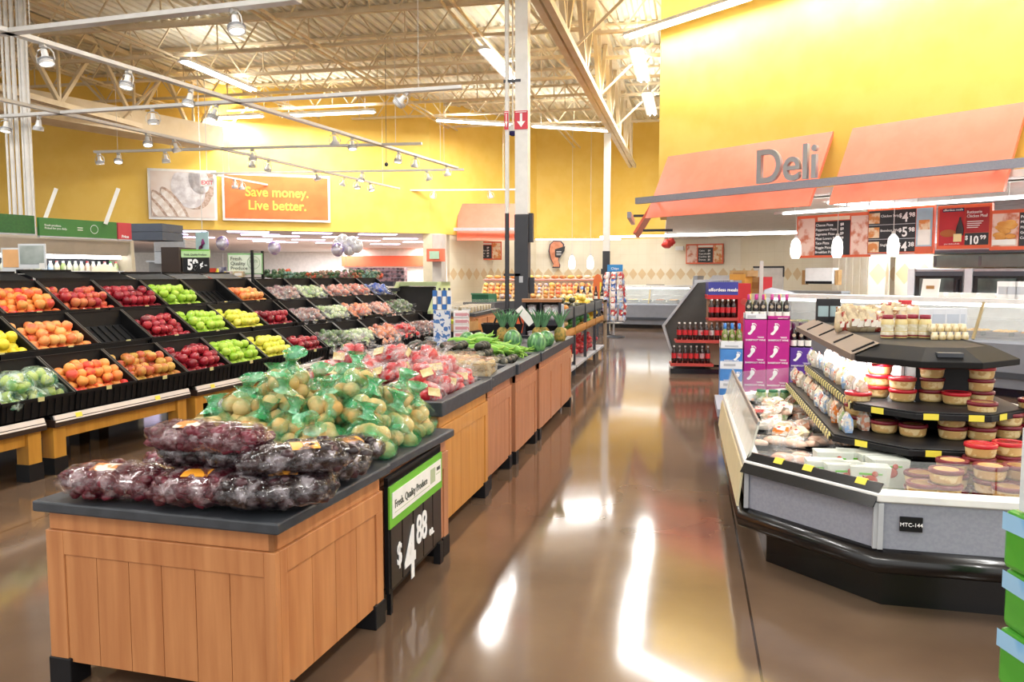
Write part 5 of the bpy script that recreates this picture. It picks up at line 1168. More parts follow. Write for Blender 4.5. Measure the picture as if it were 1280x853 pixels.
# ------------------------------------------------------------------ deli service case under the canopies
def service_case(lab, loc, rz, L_, items=True, left_end=True):
    r = thing('service_case', lab, 'glass service case', loc, rz)
    MB().box(0,L_,.1,1.1,0,.12).build('kick_plate', rubber, r); MB().xprism([(0,.12),(-.02,.3),(0,.72),(.12,.76),(1.1,.76),(1.1,.12)], 0, L_).build('base', mat('case_gray','7f828a',.4), r)
    MB().box(0,L_,-.05,.02,.26,.34).build('bumper', dgray, r)
    MB().box(.0,L_,.15,1.05,.76,.80).build('deck', steel, r)
    b = MB(); b.xprism([(-.02,.76),(.26,1.25),(.27,1.25),(-.01,.76)], .03, L_-.03); b.build('front_glass', glass, r)
    MB().box(0,L_,.24,1.05,1.25,1.31).build('top_shelf', bright, r)
    for i in range(int(L_/1.2)+1): x = min(L_-.04, .02+i*1.2); MB().bar((x,-.03,.76),(x,.25,1.26), .035, .03).build('glass_frame', mat('case_brass','b4a47c',.35,metal=.3), r)
    MB().box(.1,L_-.1,.3,.36,1.2,1.24).build('case_lamp', glow, r); MB().box(0,L_,1.03,1.06,.8,1.25).build('back_panel', white, r)
    MB().box(0,L_,.5,.95,1.0,1.015).build('inner_shelf', glass, r)
    if left_end:
        for x0 in (-.06, L_): MB().xprism([(-.08,.0),(-.12,.35),(-.04,.80),(.24,1.38),(.45,1.42),(1.12,1.32),(1.12,0)], x0, x0+.06).build('end_panel', lgray, r)
    return r
ROT = DA
def along(u, o, z=0): return dp(u, o, z)
sc1 = service_case('long glass-fronted deli service case running beneath the two orange canopies', along(2.6,.1), DA, 6.4)
foodm = mat('deli_food', 'c89a5c', .5, rnd=['b8703a','d8b078','a85a3a','c8a060','6a7a3a','e8d0a0'], scale=8, lo=.45, hi=.65)
FD = thing('deli_pan', 'x', 'food pan'); MB().box(-.15,.15,-.2,.2,0,.02).box(-.15,-.14,-.2,.2,.02,.06).box(.14,.15,-.2,.2,.02,.06).box(-.15,.15,-.2,-.19,.02,.06).build('pan', steel, FD); b = MB(); random.seed(1)
for i in range(18): b.ball((random.uniform(-.11,.11), random.uniform(-.15,.15), .05), .045, 1, 1, .7, 8, 5)
b.build('food', foodm, FD)['kind'] = 'stuff'; FK_ = Kind(FD)
for i in range(17): p = along(2.85+i*.36, .45, .802); FK_.put(p, DA, 'steel pan of prepared food behind the deli glass', 'food pans in the deli case')
# far bakery case with angular end
bk2 = service_case('far bakery service case with a pale grey angular end, beyond the chip rack', (-2.45, 25.4, 0), R(-9), 2.6, True, False)
ep = MB().xprism([(-.15,0),(-.2,.5),(-.75,.85),(-.35,1.6),(.9,1.6),(.9,0)], 2.6, 2.72).build('end_panel', mat('end_gray','a4a8b0',.4), bk2)
for i in range(6): FK_.put((-2.2+i*.42, 25.85-.07*i, .802), R(-9), 'tray of baked goods in the far bakery case', 'trays in the far bakery case')
# angled glass case end with soda rack
sr = thing('glass_case_end', 'dark slanted glass case seen from its end, left of the soda rack', 'glass case', (-.25, 14.6, 0), R(-4))
MB().yprism([(.0,.12),(-.22,.75),(.35,1.50),(.9,1.55),(.9,0),(.2,0)], .1, 1.5).build('case_body', mat('case_inside','4a4844',.3), sr); MB().yprism([(-.24,.75),(.33,1.52),(.36,1.50),(-.2,.73)], 0, 1.6).build('glass_edge', lgray, sr); MB().yprism([(-.24,.75),(-.02,.1),(.01,.11),(-.2,.76)], 0, 1.6).build('lower_edge', lgray, sr); MB().box(.1,.9,.05,1.5,0,.12).build('kick_plate', rubber, sr); MB().box(.3,.95,.1,1.5,1.5,1.55).build('top', lgray, sr)
rk = thing('soda_rack', 'soda rack with a blue and red header and stepped shelves of cola bottles', 'display rack', (-.02, 13.9, 0), R(4))
MB().box(.30,.78,.0,.5,1.30,1.52).build('header', mat('header_blue','3a3f9a',.4), rk); MB().box(.29,.79,-.005,.5,1.24,1.31).build('header_band', red, rk); text('effortless meals', .075, rk, (.54,-.008,1.37), inkw, 'lettering', bold=.02); MB().box(.78,.98,.0,.5,.3,1.5).build('side_panel', red, rk)
for z in (.6,.9,1.2): MB().lathe([(0,0),(.06,0)], 14).build('side_mark', mat('pale_red','e8605a',.4), rk, loc=(.88,-.006,z), rot=(R(90),0,0))
b = MB(); b.box(.32,.78,.45,.5,.1,1.3).build('back', mat('rack_tan','c8a888',.5), rk)
shl = ((.9,.30,.78,1.0),(.45,-.12,.75,.60),(.2,-.2,.42,.2))
for z, x0, x1, _ in ((.92,.30,.78,0),(.55,-.22,.78,0),(.16,-.30,.40,0)): MB().box(x0,x1,-.1,.4,z-.03,z).box(x0,x1,-.11,-.1,z-.03,z+.02).build('shelf', mat('shelf_red','b8443c',.4), rk)
MB().box(-.3,.8,-.05,.45,0,.08).build('base', rubber, rk)
def soda():
    r = thing('soda_bottle', 'x', 'bottle'); MB().lathe([(.03,0),(.036,.01),(.038,.1),(.035,.13),(.038,.17),(.03,.22),(.014,.26),(.013,.27)], 12).build('bottle_body', mat('cola_dark','2a0d0c',.15,coat=.5), r); MB().lathe([(.0385,.09),(.0385,.17)], 12).build('label', mat('soda_label','c0242c',.35,rnd=['c0242c','c0242c','b8b4b8','c82a30']), r); MB().lathe([(.015,.265),(.016,.29),(0,.291)], 10).build('cap', mat('cap_white','e0d8d4',.4), r); return r
SO = Kind(soda())
def rkw(x, y, z): a = R(4); return (-.02+x*math.cos(a)-y*math.sin(a), 13.9+x*math.sin(a)+y*math.cos(a), z)
for i in range(5): SO.put(rkw(.36+.088*i, .0, .92), 0, 'cola bottle on the top shelf of the soda rack', 'bottles on the soda rack top shelf', (1.1,1.1,1.1)); SO.put(rkw(.36+.088*i, .14, .92), 0, 'cola bottle on the top shelf of the soda rack', 'bottles on the soda rack top shelf', 1.1)
for i in range(11): SO.put(rkw(-.16+.088*i, .0, .55), 0, 'cola bottle on the middle shelf of the soda rack', 'bottles on the soda rack middle shelf', 1.05)
for i in range(7): SO.put(rkw(-.24+.092*i, .0, .16), 0, 'cola bottle on the lowest shelf of the soda rack', 'bottles on the soda rack lowest shelf', 1.05)
# things on top of the deli case: cardboard boxes, scale, plants, panels
def place_box(px, py, D, w_, d_, h, m, lab, nm='cardboard_box', rz=DA, pm=None):
    p = at(px, py, Y=D); r = thing(nm, lab, 'box', p, rz); MB().box(-w_/2,w_/2,0,d_,0,h).build('carton', m, r, bevel=.004); MB().box(-w_*.3,w_*.3,-.004,0,h*.3,h*.7).build('print', pm or mat('tan_print','a87a48',.6), r); MB().box(-w_/2-.004,w_/2+.004,.0,d_,h,h+.008).build('lid_flap', m, r)
place_box(921,367,15.0,.34,.3,.33,mat('orange_carton','e2a44a',.6),'orange and grey carton standing on the deli counter, lower of two','carton_box',DA,lgray)
place_box(923,346,15.0,.38,.3,.10,card,'flat brown carton lying on top of the orange carton')
place_box(944,367,15.0,.24,.3,.28,card,'brown carton with a handle beside the red panel on the deli counter')
place_box(950,367,14.9,.06,.3,.28,red,'narrow red carton standing beside the brown one','carton_box',DA,mat('pale_red','e8605a',.4))
p = at(893, 370, Y=15.5); r = thing('deli_scale', 'grey slanted deli scale on the counter above the soda rack', 'scale', (p.x,p.y,1.35), DA); MB().xprism([(0,0),(0,.1),(.25,.28),(.3,.28),(.3,0)], -.25, .2).build('housing', lgray, r); MB().box(.0,.14,-.02,.0,.02,.12).build('display', black, r)
p = at(882, 368, Y=15.2); r = thing('figs_basket', 'small cluster of dark round goods beside the scale', 'basket', (p.x,p.y,1.35), 0); b = MB(); random.seed(2)
for i in range(10): b.ball((random.uniform(-.15,.15), random.uniform(-.08,.08), .04+.05*(i % 3)), .05, n=8, k=6)
b.build('dark_goods', mat('dark_goods','4a3a34',.4,c2='d8d0c0',scale=12,lo=.5,hi=.6), r)['kind'] = 'stuff'; MB().lathe([(.12,0),(.19,.06),(.18,.06)], 14).build('bowl', lgray, r)
r = thing('counter_post', 'thin white post rising from the deli counter beside the red carton', 'post', at(951, 372, Y=14.6)); MB().box(-.03,.03,-.03,.03,-.1,.62).build('post', railm, r); MB().box(-.06,.06,-.05,.05,-.12,-.09).build('foot', lgray, r)
r = thing('white_cabinet', 'white kitchen wall cabinet with a dark frame outline behind the deli', 'cabinet', at(960, 362, Y=24), R(-30)); w1 = .85
MB().box(-w1/2,w1/2,0,.05,-1.3,.62).build('door_leaf', bright, r); MB().box(-w1/2-.03,w1/2+.03,-.02,.0,.60,.65).box(w1/2,w1/2+.04,-.02,0,.35,.62).build('frame', dgray, r)
# paper towel dispenser and sink shelf
r = thing('towel_dispenser', 'white dispenser with a dark slot on the deli back wall', 'dispenser', at(1026, 355, Y=19), R(-35)); MB().box(-.32,.32,-.1,.15,.0,.35).build('case', bright, r, bevel=.01); MB().box(-.3,.3,-.11,-.1,.0,.06).build('slot', black, r); MB().box(-.42,-.34,-.05,.1,-.02,.3).box(.34,.42,-.05,.1,-.02,.3).build('bracket', card, r)
r = thing('work_shelf', 'stainless work shelf beneath the white dispenser', 'shelf', at(1020, 366, Y=18.5), R(-35)); MB().box(-.6,.6,-.1,.3,0,.04).box(-.6,.6,.28,.3,-.35,0).build('shelf_board', steel, r); MB().box(-.58,-.54,-.05,.28,-1.25,0).box(.54,.58,-.05,.28,-1.25,0).build('leg', steel, r)
# strip curtain wall section and oven bay
q0 = at(1040, 360, P=DP(5.5)); q1 = at(1112, 360, P=DP(5.5)); Ls = (q1-q0).length
r = thing('strip_curtain', 'pale ribbed strip curtain behind the deli counter', 'strip curtain', (q0.x,q0.y,0), DA); b = MB(); n_ = 16
for i in range(n_): b.box(Ls*i/n_,Ls*(i+.85)/n_,-.02 if i % 2 else 0,.01,0,2.1)
b.build('strips', mat('curtain_cream','f4efe0',.3,c2='ece4cc',scale=2), r); MB().box(0,Ls,-.04,.03,2.1,2.95).build('header', cream, r)
def tilebox(name, u0, u1, o):
    a = dp(u0, o); c = dp(u1, o); return tilewall(name, (a.x,a.y), (c.x,c.y), 0, 2.95)
def uof(px, k): a = at(px, 360, P=DP(k)); return (a.to_2d()-(D0+DN*k)).dot(DX)
u_a = uof(1105, 4.2); tilebox('wall_oven_bay', u_a, u_a+9, 4.6); tilebox('wall_oven_pier', u_a, u_a+.35, 3.6)
hd = thing('exhaust_hood', 'long stainless exhaust hood above the ovens', 'exhaust hood', dp(uof(1118,3.2), 3.0, 2.02), DA); MB().xprism([(0,.0),(0,.18),(.3,.9),(1.4,.9),(1.4,0)], 0, 7).build('hood_body', steel, hd); MB().box(0,7,-.02,0,0,.05).build('hood_lip', dgray, hd)
def oven():
    r = thing('oven', 'x', 'oven'); MB().box(0,1.5,0,.9,.9,1.75).build('housing', steel, r, bevel=.01); MB().box(.22,1.46,-.03,0,.93,1.70).build('door', mat('oven_black','17181b',.15), r); MB().box(.34,1.25,-.035,-.03,1.02,1.58).build('door_glass', mat('oven_glass','54605c',.08,c2='3a4442',scale=2,coat=.5), r); MB().box(.0,.2,-.035,0,.9,1.75).build('control_panel', mat('oven_panel','c8c9cc',.3), r); MB().box(.22,1.46,-.04,-.03,1.62,1.70).build('door_rail', dgray, r); MB().tube([(1.36,-.07,1.05),(1.36,-.07,1.55)], .015, 8).build('handle', black, r); MB().box(.03,1.47,.05,.85,0,.9).build('stand', steel, r); return r
OV = Kind(oven())
ow = (uof(1206,3.2)-uof(1135,3.2))/1.52
OV.put(dp(uof(1135,3.2), 3.2), DA, 'black-doored oven with steel side, left of two behind the deli case', None, (ow,1,1)); OV.put(dp(uof(1206,3.2), 3.2), DA, 'black-doored oven at the right frame edge behind the deli case', None, (ow,1,1)); 
cb = thing('upper_cabinet', 'pale green shelf cabinet between hood and ovens', 'cabinet', dp(uof(1165,3.9), 3.9, 1.78), DA); MB().box(0,4,0,.4,0,.22).build('body', mat('pale_green_cab','cfe0da',.4), cb)
b = MB()
for i in range(5): b.box(.02+.8*i,.06+.8*i,-.02,0,.02,.20)
b.build('door_gap', lgray, cb)
p = at(1161, 377, P=DP(.6)); sg2 = thing('counter_sign', 'white card sign standing on the deli counter before the oven', 'sign', (p.x,p.y,1.31), DA); MB().add([(-.13,0,0),(.13,0,0),(.13,.06,.27),(-.13,.06,.27),(-.13,.01,0),(.13,.01,0),(.13,.07,.27),(-.13,.07,.27)], [(0,1,2,3),(7,6,5,4),(0,4,5,1),(3,2,6,7),(0,3,7,4),(1,5,6,2)]).build('card', paper, sg2); MB().box(-.06,.06,.02,.028,.12,.17).build('print', mat('tan_print','a87a48',.6), sg2)
BXP = Kind(simplebox(.16,.12,.24,mat('white_carton2','efefee',.4),'white_box'))
for i, px in enumerate((1255,1266,1277)): p = at(px, 385, P=DP(.7)); BXP.put((p.x,p.y,1.31), DA, 'white box standing on the deli counter before the right oven, %s of three' % ('left','middle','right')[i])
SL_ = Kind(tag(MB().box(-.12,.12,-.08,.08,0,.04).box(-.1,.1,-.06,.06,.04,.07).build('paper_stack', paper), 'x', 'papers'))
for px in (1175, 1195, 1215, 1235): p = at(px, 386, P=DP(.75)); SL_.put((p.x,p.y,1.31), DA+random.uniform(-.3,.3), 'low white paper stack on the deli counter', 'paper stacks on the deli counter')

# ------------------------------------------------------------------ stack of packs at the right frame edge
def pack():
    r = thing('wrapped_pack', 'x', 'packaged goods'); w_, d_, h = .36, .3, .20
    MB().box(0,w_,0,d_,0,h).build('pack_body', mat('pack_green','58b23a',.3,c2='4aa232',scale=4,coat=.3), r, bevel=.02)
    MB().add([(-.003,-.004,.13),(w_,-.004,.10),(w_,-.004,.19),(-.003,-.004,.196)], [(0,1,2,3)]).add([(-.004,0,.13),(-.004,d_,.13),(-.004,d_,.19),(-.004,0,.19)], [(3,2,1,0)]).build('blue_band', mat('pack_blue','58a8e6',.3,c2='9ccdf2',scale=5,coat=.3), r)
    MB().add([(-.003,-.004,.0),(w_*.9,-.004,.0),(w_,-.004,.035),(-.003,-.004,.075)], [(0,1,2,3)]).build('white_band', mat('pack_white','e4f0f4',.3,coat=.3), r)
    b = MB(); b.add([(-.004,-.004,.196),(.04,-.03,.15),(.01,-.035,.08),(-.035,-.01,.12)], [(0,1,2,3),(3,2,1,0)]); b.build('folded_corner', mat('pack_pale','9ad88a',.3,c2='c8ecc0',scale=6), r)
    for i in range(2): MB().box(.06+.1*i,.13+.1*i,-.006,-.004,.085,.12).build('print', inkw, r)
    return r
PKK = Kind(pack()); ps = at(1252, 700, Y=2.15)
pa = YAW
for k in range(4):
    v = Vector((1.73*math.cos(pa)-2.5*math.sin(pa), 1.73*math.sin(pa)+2.5*math.cos(pa), 0)); v.x += (.006 if k % 2 else -.004)
    PKK.put((v.x, v.y, .0+.21*k+.0), pa+R(4*(k % 2)), 'green and blue wrapped pack at the right edge, %s' % ('on the floor','second from the floor','third from the floor','topmost')[k], 'wrapped packs at the right edge', (1,1,1.04))
v = Vector((1.74*math.cos(pa)-2.55*math.sin(pa), 1.74*math.sin(pa)+2.55*math.cos(pa), .845)); o = thing('green_carton', 'narrow upright green and pale blue carton on top of the stack at the right edge', 'carton', v, pa); MB().box(0,.3,0,.2,0,.28).build('carton', mat('pack_green','58b23a'), o, bevel=.01); MB().box(-.004,.02,-.004,.2,0,.285).build('pale_edge', mat('pack_white','e4f0f4'), o)
# ------------------------------------------------------------------ green cooler at the far left
CA = math.atan2(11.0-9.3, -8.39+8.84)       # direction of the cooler front
cp0 = at(-60, 275, z=2.4); cq = at(49, 275, z=2.42)
cl = thing('produce_cooler', 'long open produce cooler with a taupe canopy and lit shelves under green headers', 'refrigerated case', (-9.05, 7.4, 0), R(76.5))
L_ = 3.45
MB().box(0,L_,.35,1.0,0,2.0).build('back', mat('cooler_back','2a2c38',.5), cl); MB().xprism([(-.05,1.92),(-.12,2.12),(.6,2.2),(.6,1.92)], 0, L_).build('canopy', mat('taupe_canopy','b8aa98',.5), cl)
MB().box(0,L_,-.15,.35,0,.75).build('base', mat('cooler_base','54565c',.4), cl); MB().box(.05,L_-.05,.02,.06,1.87,1.92).build('cooler_lamp', glow, cl)
for z in (1.05, 1.38, 1.68): MB().box(0,L_,-.02+.08*(z-1),.35,z-.02,z).box(0,L_,-.03+.08*(z-1),-.02+.08*(z-1),z-.03,z+.02).build('shelf', mat('shelf_white','dadce0',.4), cl)
ep = MB().xprism([(-.2,0),(-.2,.8),(-.12,2.15),(1.0,2.15),(1.0,0)], L_, L_+.06).build('end_panel', mat('end_beige','c9bda6',.5), cl)
def small_bottle():
    r = thing('juice_bottle', 'x', 'bottle'); MB().lathe([(.03,0),(.034,.01),(.034,.09),(.02,.13),(.014,.15)], 10).build('bottle_body', mat('juice','d8d8c8',.3,rnd=['e6e4da','c8d4a8','d8b0a0','b0c4d8','e8e0c0','9ab070'],scale=10,coat=.3), r); MB().lathe([(.016,.145),(.016,.17),(0,.171)], 8).build('cap', mat('caps','e0e0e0',.4,rnd=['2f6db8','e8e8e8','c0242c','3a9a4a']), r); return r
JB = Kind(small_bottle()); ca, sa = math.cos(R(76.5)), math.sin(R(76.5))
def cw(x, y, z): return (-9.05+x*ca-y*sa, 7.4+x*sa+y*ca, z)
for zi_, z in enumerate((1.05,1.38,1.68)):
    for i in range(36): JB.put(cw(.08+i*.094, .05+.08*(z-1), z), 0, 'small bottle in the front row of the %s cooler shelf' % ('lowest','middle','upper')[zi_], 'bottles on the %s cooler shelf' % ('lowest','middle','upper')[zi_], (1.1,1.1,1.15 if zi_ != 2 else .9))
grn = mat('header_dark_green', '2f6a34', .5, c2='2a6030', scale=30)
def header(lab, x0, x1, y, z0, z1, m, nm='green_header'):
    r = thing(nm, lab, 'sign', cw((x0+x1)/2, y, z0), R(76.5)); w_ = x1-x0; MB().box(-w_/2,w_/2,0,.05,0,z1-z0).build('panel', m, r, bevel=.004); MB().box(-w_/2,w_/2,-.005,.055,-.02,0).build('edge', lgray, r); return r, w_
header('plain dark green header panel at the left frame edge over the cooler', .4, 2.0, -.1, 2.18, 2.42, grn)
h2, w2 = header('green header panel with white lettering and a round mark over the cooler', 2.02, 3.2, -.16, 2.16, 2.40, mat('header_green2','3f7c3c',.5))
text('Fresh produce.\nPicked for you daily.', .04, h2, (-.52,-.004,.13), inkw, align='LEFT', ext=.001); MB().tube([(.22+.058*math.cos(a),-.005,.12+.058*math.sin(a)) for a in [2*math.pi*k/24 for k in range(25)]], .004, 4).build('round_mark', inkw, h2); MB().box(-.04,.04,-.005,-.003,.095,.105).box(-.04,.04,-.005,-.003,.125,.135).build('round_mark_text', inkw, h2)
h3, w3 = header('short red header panel beside the dark grey box', 3.22, 3.45, -.16, 2.16, 2.40, mat('header_red','c8434c',.5)); text('Price', .06, h3, (0,-.004,.02), inkw, bold=.02)
g = thing('end_cap_box', 'dark blue grey box at the right end of the green headers', 'end cap', (-8.05, 11.05, 2.16), R(5)); MB().box(-.28,.28,-.1,.5,0,.125).box(-.28,.28,-.1,.5,.13,.25).build('box', mat('slate_box','4c5564',.5), g)
dk = thing('bakery_rack', 'dark wire rack with packed goods beyond the cooler end panel', 'rack', (-8.35, 12.3, 0), R(10))
for x in (0, 1.2):
    for y in (0, .5): MB().box(x-.02,x+.02,y-.02,y+.02,0,2.05).build('post', black, dk)
for z in (.9,1.25,1.6): MB().box(0,1.2,0,.5,z-.02,z).build('shelf', black, dk)
MB().box(-.3,0,-.1,.6,0,2.1).build('side_panel', mat('dark_brown','3c302c',.5), dk)
PKG = Kind(simplebox(.16,.16,.1,mat('pink_pack','e6d0c8',.4,rnd=['e6d0c8','d8a8a0','f0e8d8','c8b088'],scale=14),'cake_pack',paper))
for z in (1.25,1.6,.9):
    for i in range(5): PKG.put((-8.35+.15+.2*i+.02, 12.35+.03*i, z+.0), R(10), 'pale packed cake on the dark rack beyond the cooler', 'packs on the dark rack')
# frosted board signs above the first bins
def frosted(px0, py0, px1, py1, Y, lab, m, tilt):
    a = at(px0, py0, Y=Y); c = at(px1, py1, Y=Y); r = thing('frosted_sign', lab, 'sign', ((a.x+c.x)/2, Y, c.z), YAW*.6); w_ = c.x-a.x; h = a.z-c.z
    MB().box(-w_/2,w_/2,0,.015,0,h).build('frame', mat('frost_white','d8dcdf',.4), r); MB().box(-w_/2+.02,w_/2-.02,-.006,0,.05,h-.02).build('panel', m, r); MB().box(w_/2-.07,w_/2-.01,-.012,-.006,.0,.06).build('tag', paper, r); MB().box(-.01,.01,.015,.03,-.35,.02).build('stem', railm, r); return r
frosted(3, 310, 36, 340, 7.7, 'orange and grey board sign standing on the rack at the left frame edge', mat('board_orange','ecb478',.5), 0)
frosted(24, 305, 56, 336, 7.6, 'grey board sign in a pale frame standing over the first bins', mat('board_gray','8f9a94',.5,c2='b8c0bc',scale=3), 0)
mel = tag(MB().ball((0,0,0), .17, 1, .9, .95).build('pale_melon', mat('melon_pale','e6dfc0',.5), loc=at(131,347,X=-6.9)), 'pale melon peeking over the rack beside the ridge trays', 'melon')
# 59 cent sign, quality sign and goods beyond the ridge
def ridge_sign(px0, py0, px1, py1, X, lab, nm):
    c0 = at((px0+px1)/2, (py0+py1)/2, X=X); d_ = c0.y*math.cos(YAW)-c0.x*math.sin(YAW); w_ = (px1-px0)*d_/F; h = (py1-py0)*d_/F
    return thing(nm, lab, 'price sign', (c0.x, c0.y, c0.z-h/2+.07), YAW), w_, h
r, w_, h = ridge_sign(229, 318, 264, 347, -7.3, 'black sign reading fifty-nine cents with a pale green header', 'price_sign')
MB().box(-w_/2,w_*.42,0,.02,0,h*.66).build('panel', black, r); MB().box(-w_/2-.02,w_*.46,-.01,.02,h*.66,h).build('header', mat('header_pale_green','b8dca0',.5), r); MB().box(-w_/2-.02,w_*.46,-.012,.022,h*.94,h).build('header_edge', mat('header_green','74c03a',.4), r)
text('59', h*.62, r, (-w_*.15,-.008,.05), inkw, 'price', bold=.04, sx=.75); text('¢', h*.34, r, (w_*.16,-.008,h*.26), inkw, 'price', bold=.02); text('ea.', h*.12, r, (w_*.32,-.008,h*.3), inkw, 'price'); text('Fresh. Quality Produce', h*.13, r, (-.02,-.014,h*.74), mat('header_text','5a5f55',.5), 'header_text', sx=.8); MB().tube([(0,.03,0),(0,.03,-1.78)], .015, 6).build('post', black, r)
r, w_, h = ridge_sign(285, 322, 328, 348, -7.3, 'pale green framed sign about fresh quality produce', 'quality_sign')
MB().box(-w_/2,w_/2,0,.02,0,h).build('frame', mat('frame_green','8fbf86',.5), r); MB().box(-w_/2+.015,w_/2-.015,-.006,0,.015,h-.03).build('card', mat('card_pale','e2ecd8',.5), r)
text('Fresh.\nQuality\nProduce', h*.24, r, (-w_*.42,-.01,h*.66), mat('header_text','5a5f55',.5), align='LEFT'); text('100%', h*.2, r, (w_*.25,-.01,h*.55), mat('seal_text','9ab090',.5)); MB().tube([(w_*.25+h*.3*math.cos(a),-.008,h*.55+h*.3*math.sin(a)) for a in [2*math.pi*k/24 for k in range(25)]], .004, 4).build('seal_ring', mat('seal_text','9ab090',.5), r); MB().tube([(0,.03,0),(0,.03,-1.78)], .015, 6).build('post', railm, r)
rb = thing('red_price_card', 'red and white cards beside the fifty-nine cent sign', 'sign', at(270, 345, X=-7.25), YAW); MB().box(-.13,.0,0,.01,-.1,.12).build('red_card', mat('card_red','e0523c',.5), rb); MB().box(.03,.15,.03,.04,-.1,.14).build('dark_card', mat('card_navy','4a4a6a',.5,c2='c8c4cc',scale=8), rb)
bn = thing('yellow_fruit_bunch', 'yellow fruit standing just over the ridge beside the quality sign', 'fruit bunch', at(280, 352, X=-7.0), 0); MB().tube([(0,0,0),(.03,0,.08),(.02,0,.15)], [.03,.045,.01], 8).tube([(-.1,0,0),(-.12,0,.1),(-.1,0,.2)], [.03,.04,.01], 8).build('fruit', mat('banana_y','e8cf3a',.4), bn)
# orchids and flower pots row behind the ridge
fl = thing('flower_pot', 'x', 'potted flowers'); MB().lathe([(.05,0),(.07,.1),(.075,.1)], 12).build('pot', mat('pot_wrap','d85a3a',.4,rnd=['e0603a','c8342c','e8a890','2c4a38','d8c8c0']), fl); b = MB(); random.seed(3)
for i in range(16): a = i*2.4; rr = .02+.09*math.sqrt(i/16); b.ball((rr*math.cos(a), rr*math.sin(a), .16+random.uniform(0,.09)), .03, n=7, k=5)
b.build('blossoms', mat('blossom','5a7a58',.5,rnd=['d85a3c','c8a090','e8e4dc','d8a0a8','80a8a0','3a5a40','4a6a48'],scale=14), fl)['kind'] = 'stuff'; FP = Kind(fl); random.seed(19)
for i in range(30):
    px = 335+i*4.7; p = at(px, 352, Y=15.5+.9*(i % 3)); FP.put((p.x, p.y, 1.38), i, 'wrapped flower pot in the colourful row beyond the far rack', 'flower pots beyond the rack', random.uniform(1.1,1.5))
tb = thing('flower_table', 'long table carrying flower pots behind the produce rack', 'table', (at(330,352,Y=15.3).x-.3, 15.2, 0), 0); MB().box(0,3.2,0,2.4,1.32,1.38).build('top', slate, tb)
for x in (.1,3.0):
    for y in (.1,2.2): MB().box(x,x+.08,y,y+.08,0,1.32).build('leg', black, tb)
# pharmacy-like appliances and wall bits below the bulkhead
def bg(px0, py0, px1, py1, Y, m, nm, lab, cat, depth=.4, extra=None, rod=0, leg=0):
    a = at(px0, py0, Y=Y); c = at(px1, py1, Y=Y); r = thing(nm, lab, cat, ((a.x+c.x)/2, Y, c.z), 0); w_ = c.x-a.x; h = a.z-c.z
    MB().box(-w_/2,w_/2,0,depth,0,h).build('body', m, r, bevel=.01)
    if extra: extra(r, w_, h)
    if rod: MB().tube([(0,.02,h),(0,.02,rod-c.z)], .01, 5).build('hanging_rod', railm, r)
    if leg: MB().box(-w_*.3,w_*.3,.0,depth,-c.z,0).build('stand', dgray, r)
    return r
def ap(r, w_, h):
    MB().box(-w_*.45,w_*.45,-.02,0,h*.55,h*.9).build('upper_door', lgray, r); MB().box(-w_*.08,w_*.08,-.04,-.02,h*.35,h*.4).build('badge', dgray, r); MB().box(-w_*.45,w_*.45,-.03,-.01,h*.5,h*.52).build('seam', dgray, r)
bg(192, 300, 232, 330, 20, steel, 'steel_appliance', 'stainless appliance with a small dark badge beneath the bread poster', 'appliance', .8, ap)
bg(186, 328, 236, 420, 20.3, mat('counter_side','9fa2a6',.5), 'steel_counter', 'grey counter supporting the stainless appliance', 'counter', .8, lambda r,w_,h: MB().box(-w_/2-.05,w_/2+.05,-.05,.85,h,h+.05).build('worktop', steel, r))
def ck_(r, w_, h): 
    MB().box(-w_*.42,w_*.42,-.02,0,h*.1,h*.9).build('picture_panel', mat('food_panel','c89a7a',.5,c2='f0e6d8',scale=6), r)
bg(232, 330, 248, 346, 18.2, white, 'picture_card', 'white card with a food picture left of the fifty-nine cent sign', 'sign', .03, ck_, leg=1); bg(214, 330, 230, 346, 18.3, white, 'picture_card', 'white card with a food picture under the stainless appliance', 'sign', .03, ck_, leg=1)
def chili(r, w_, h): MB().tube([(.1*w_,-.02,h*.72),(.12*w_,-.02,h*.55),(-.05*w_,-.02,h*.4),(-.25*w_,-.02,h*.3)], [.015,.05,.05,.01], 6).build('pepper_mark', mat('pepper_mark','8a3a7a',.5), r)
bg(244, 290, 261, 322, 19, mat('banner_blue','b4d8dc',.5), 'blue_banner', 'light blue hanging banner with a curved purple mark', 'banner', .03, chili, rod=7.3)
bg(540, 293, 552, 360, 25.5, mat('gray_wall_unit','c8c6c2',.5), 'wall_pier', 'pale pier carrying a small orange framed picture', 'pier', .5, None)
def tvp(r, w_, h): MB().box(-w_*.3,w_*.3,-.03,0,h*.2,h*.8).build('picture', mat('pic_green','b4d8c0',.5), r)
bg(533, 311, 553, 327, 25.2, mat('orange_frame','e8785c',.5), 'framed_picture', 'small orange framed picture on the pale pier', 'picture', .31, tvp)
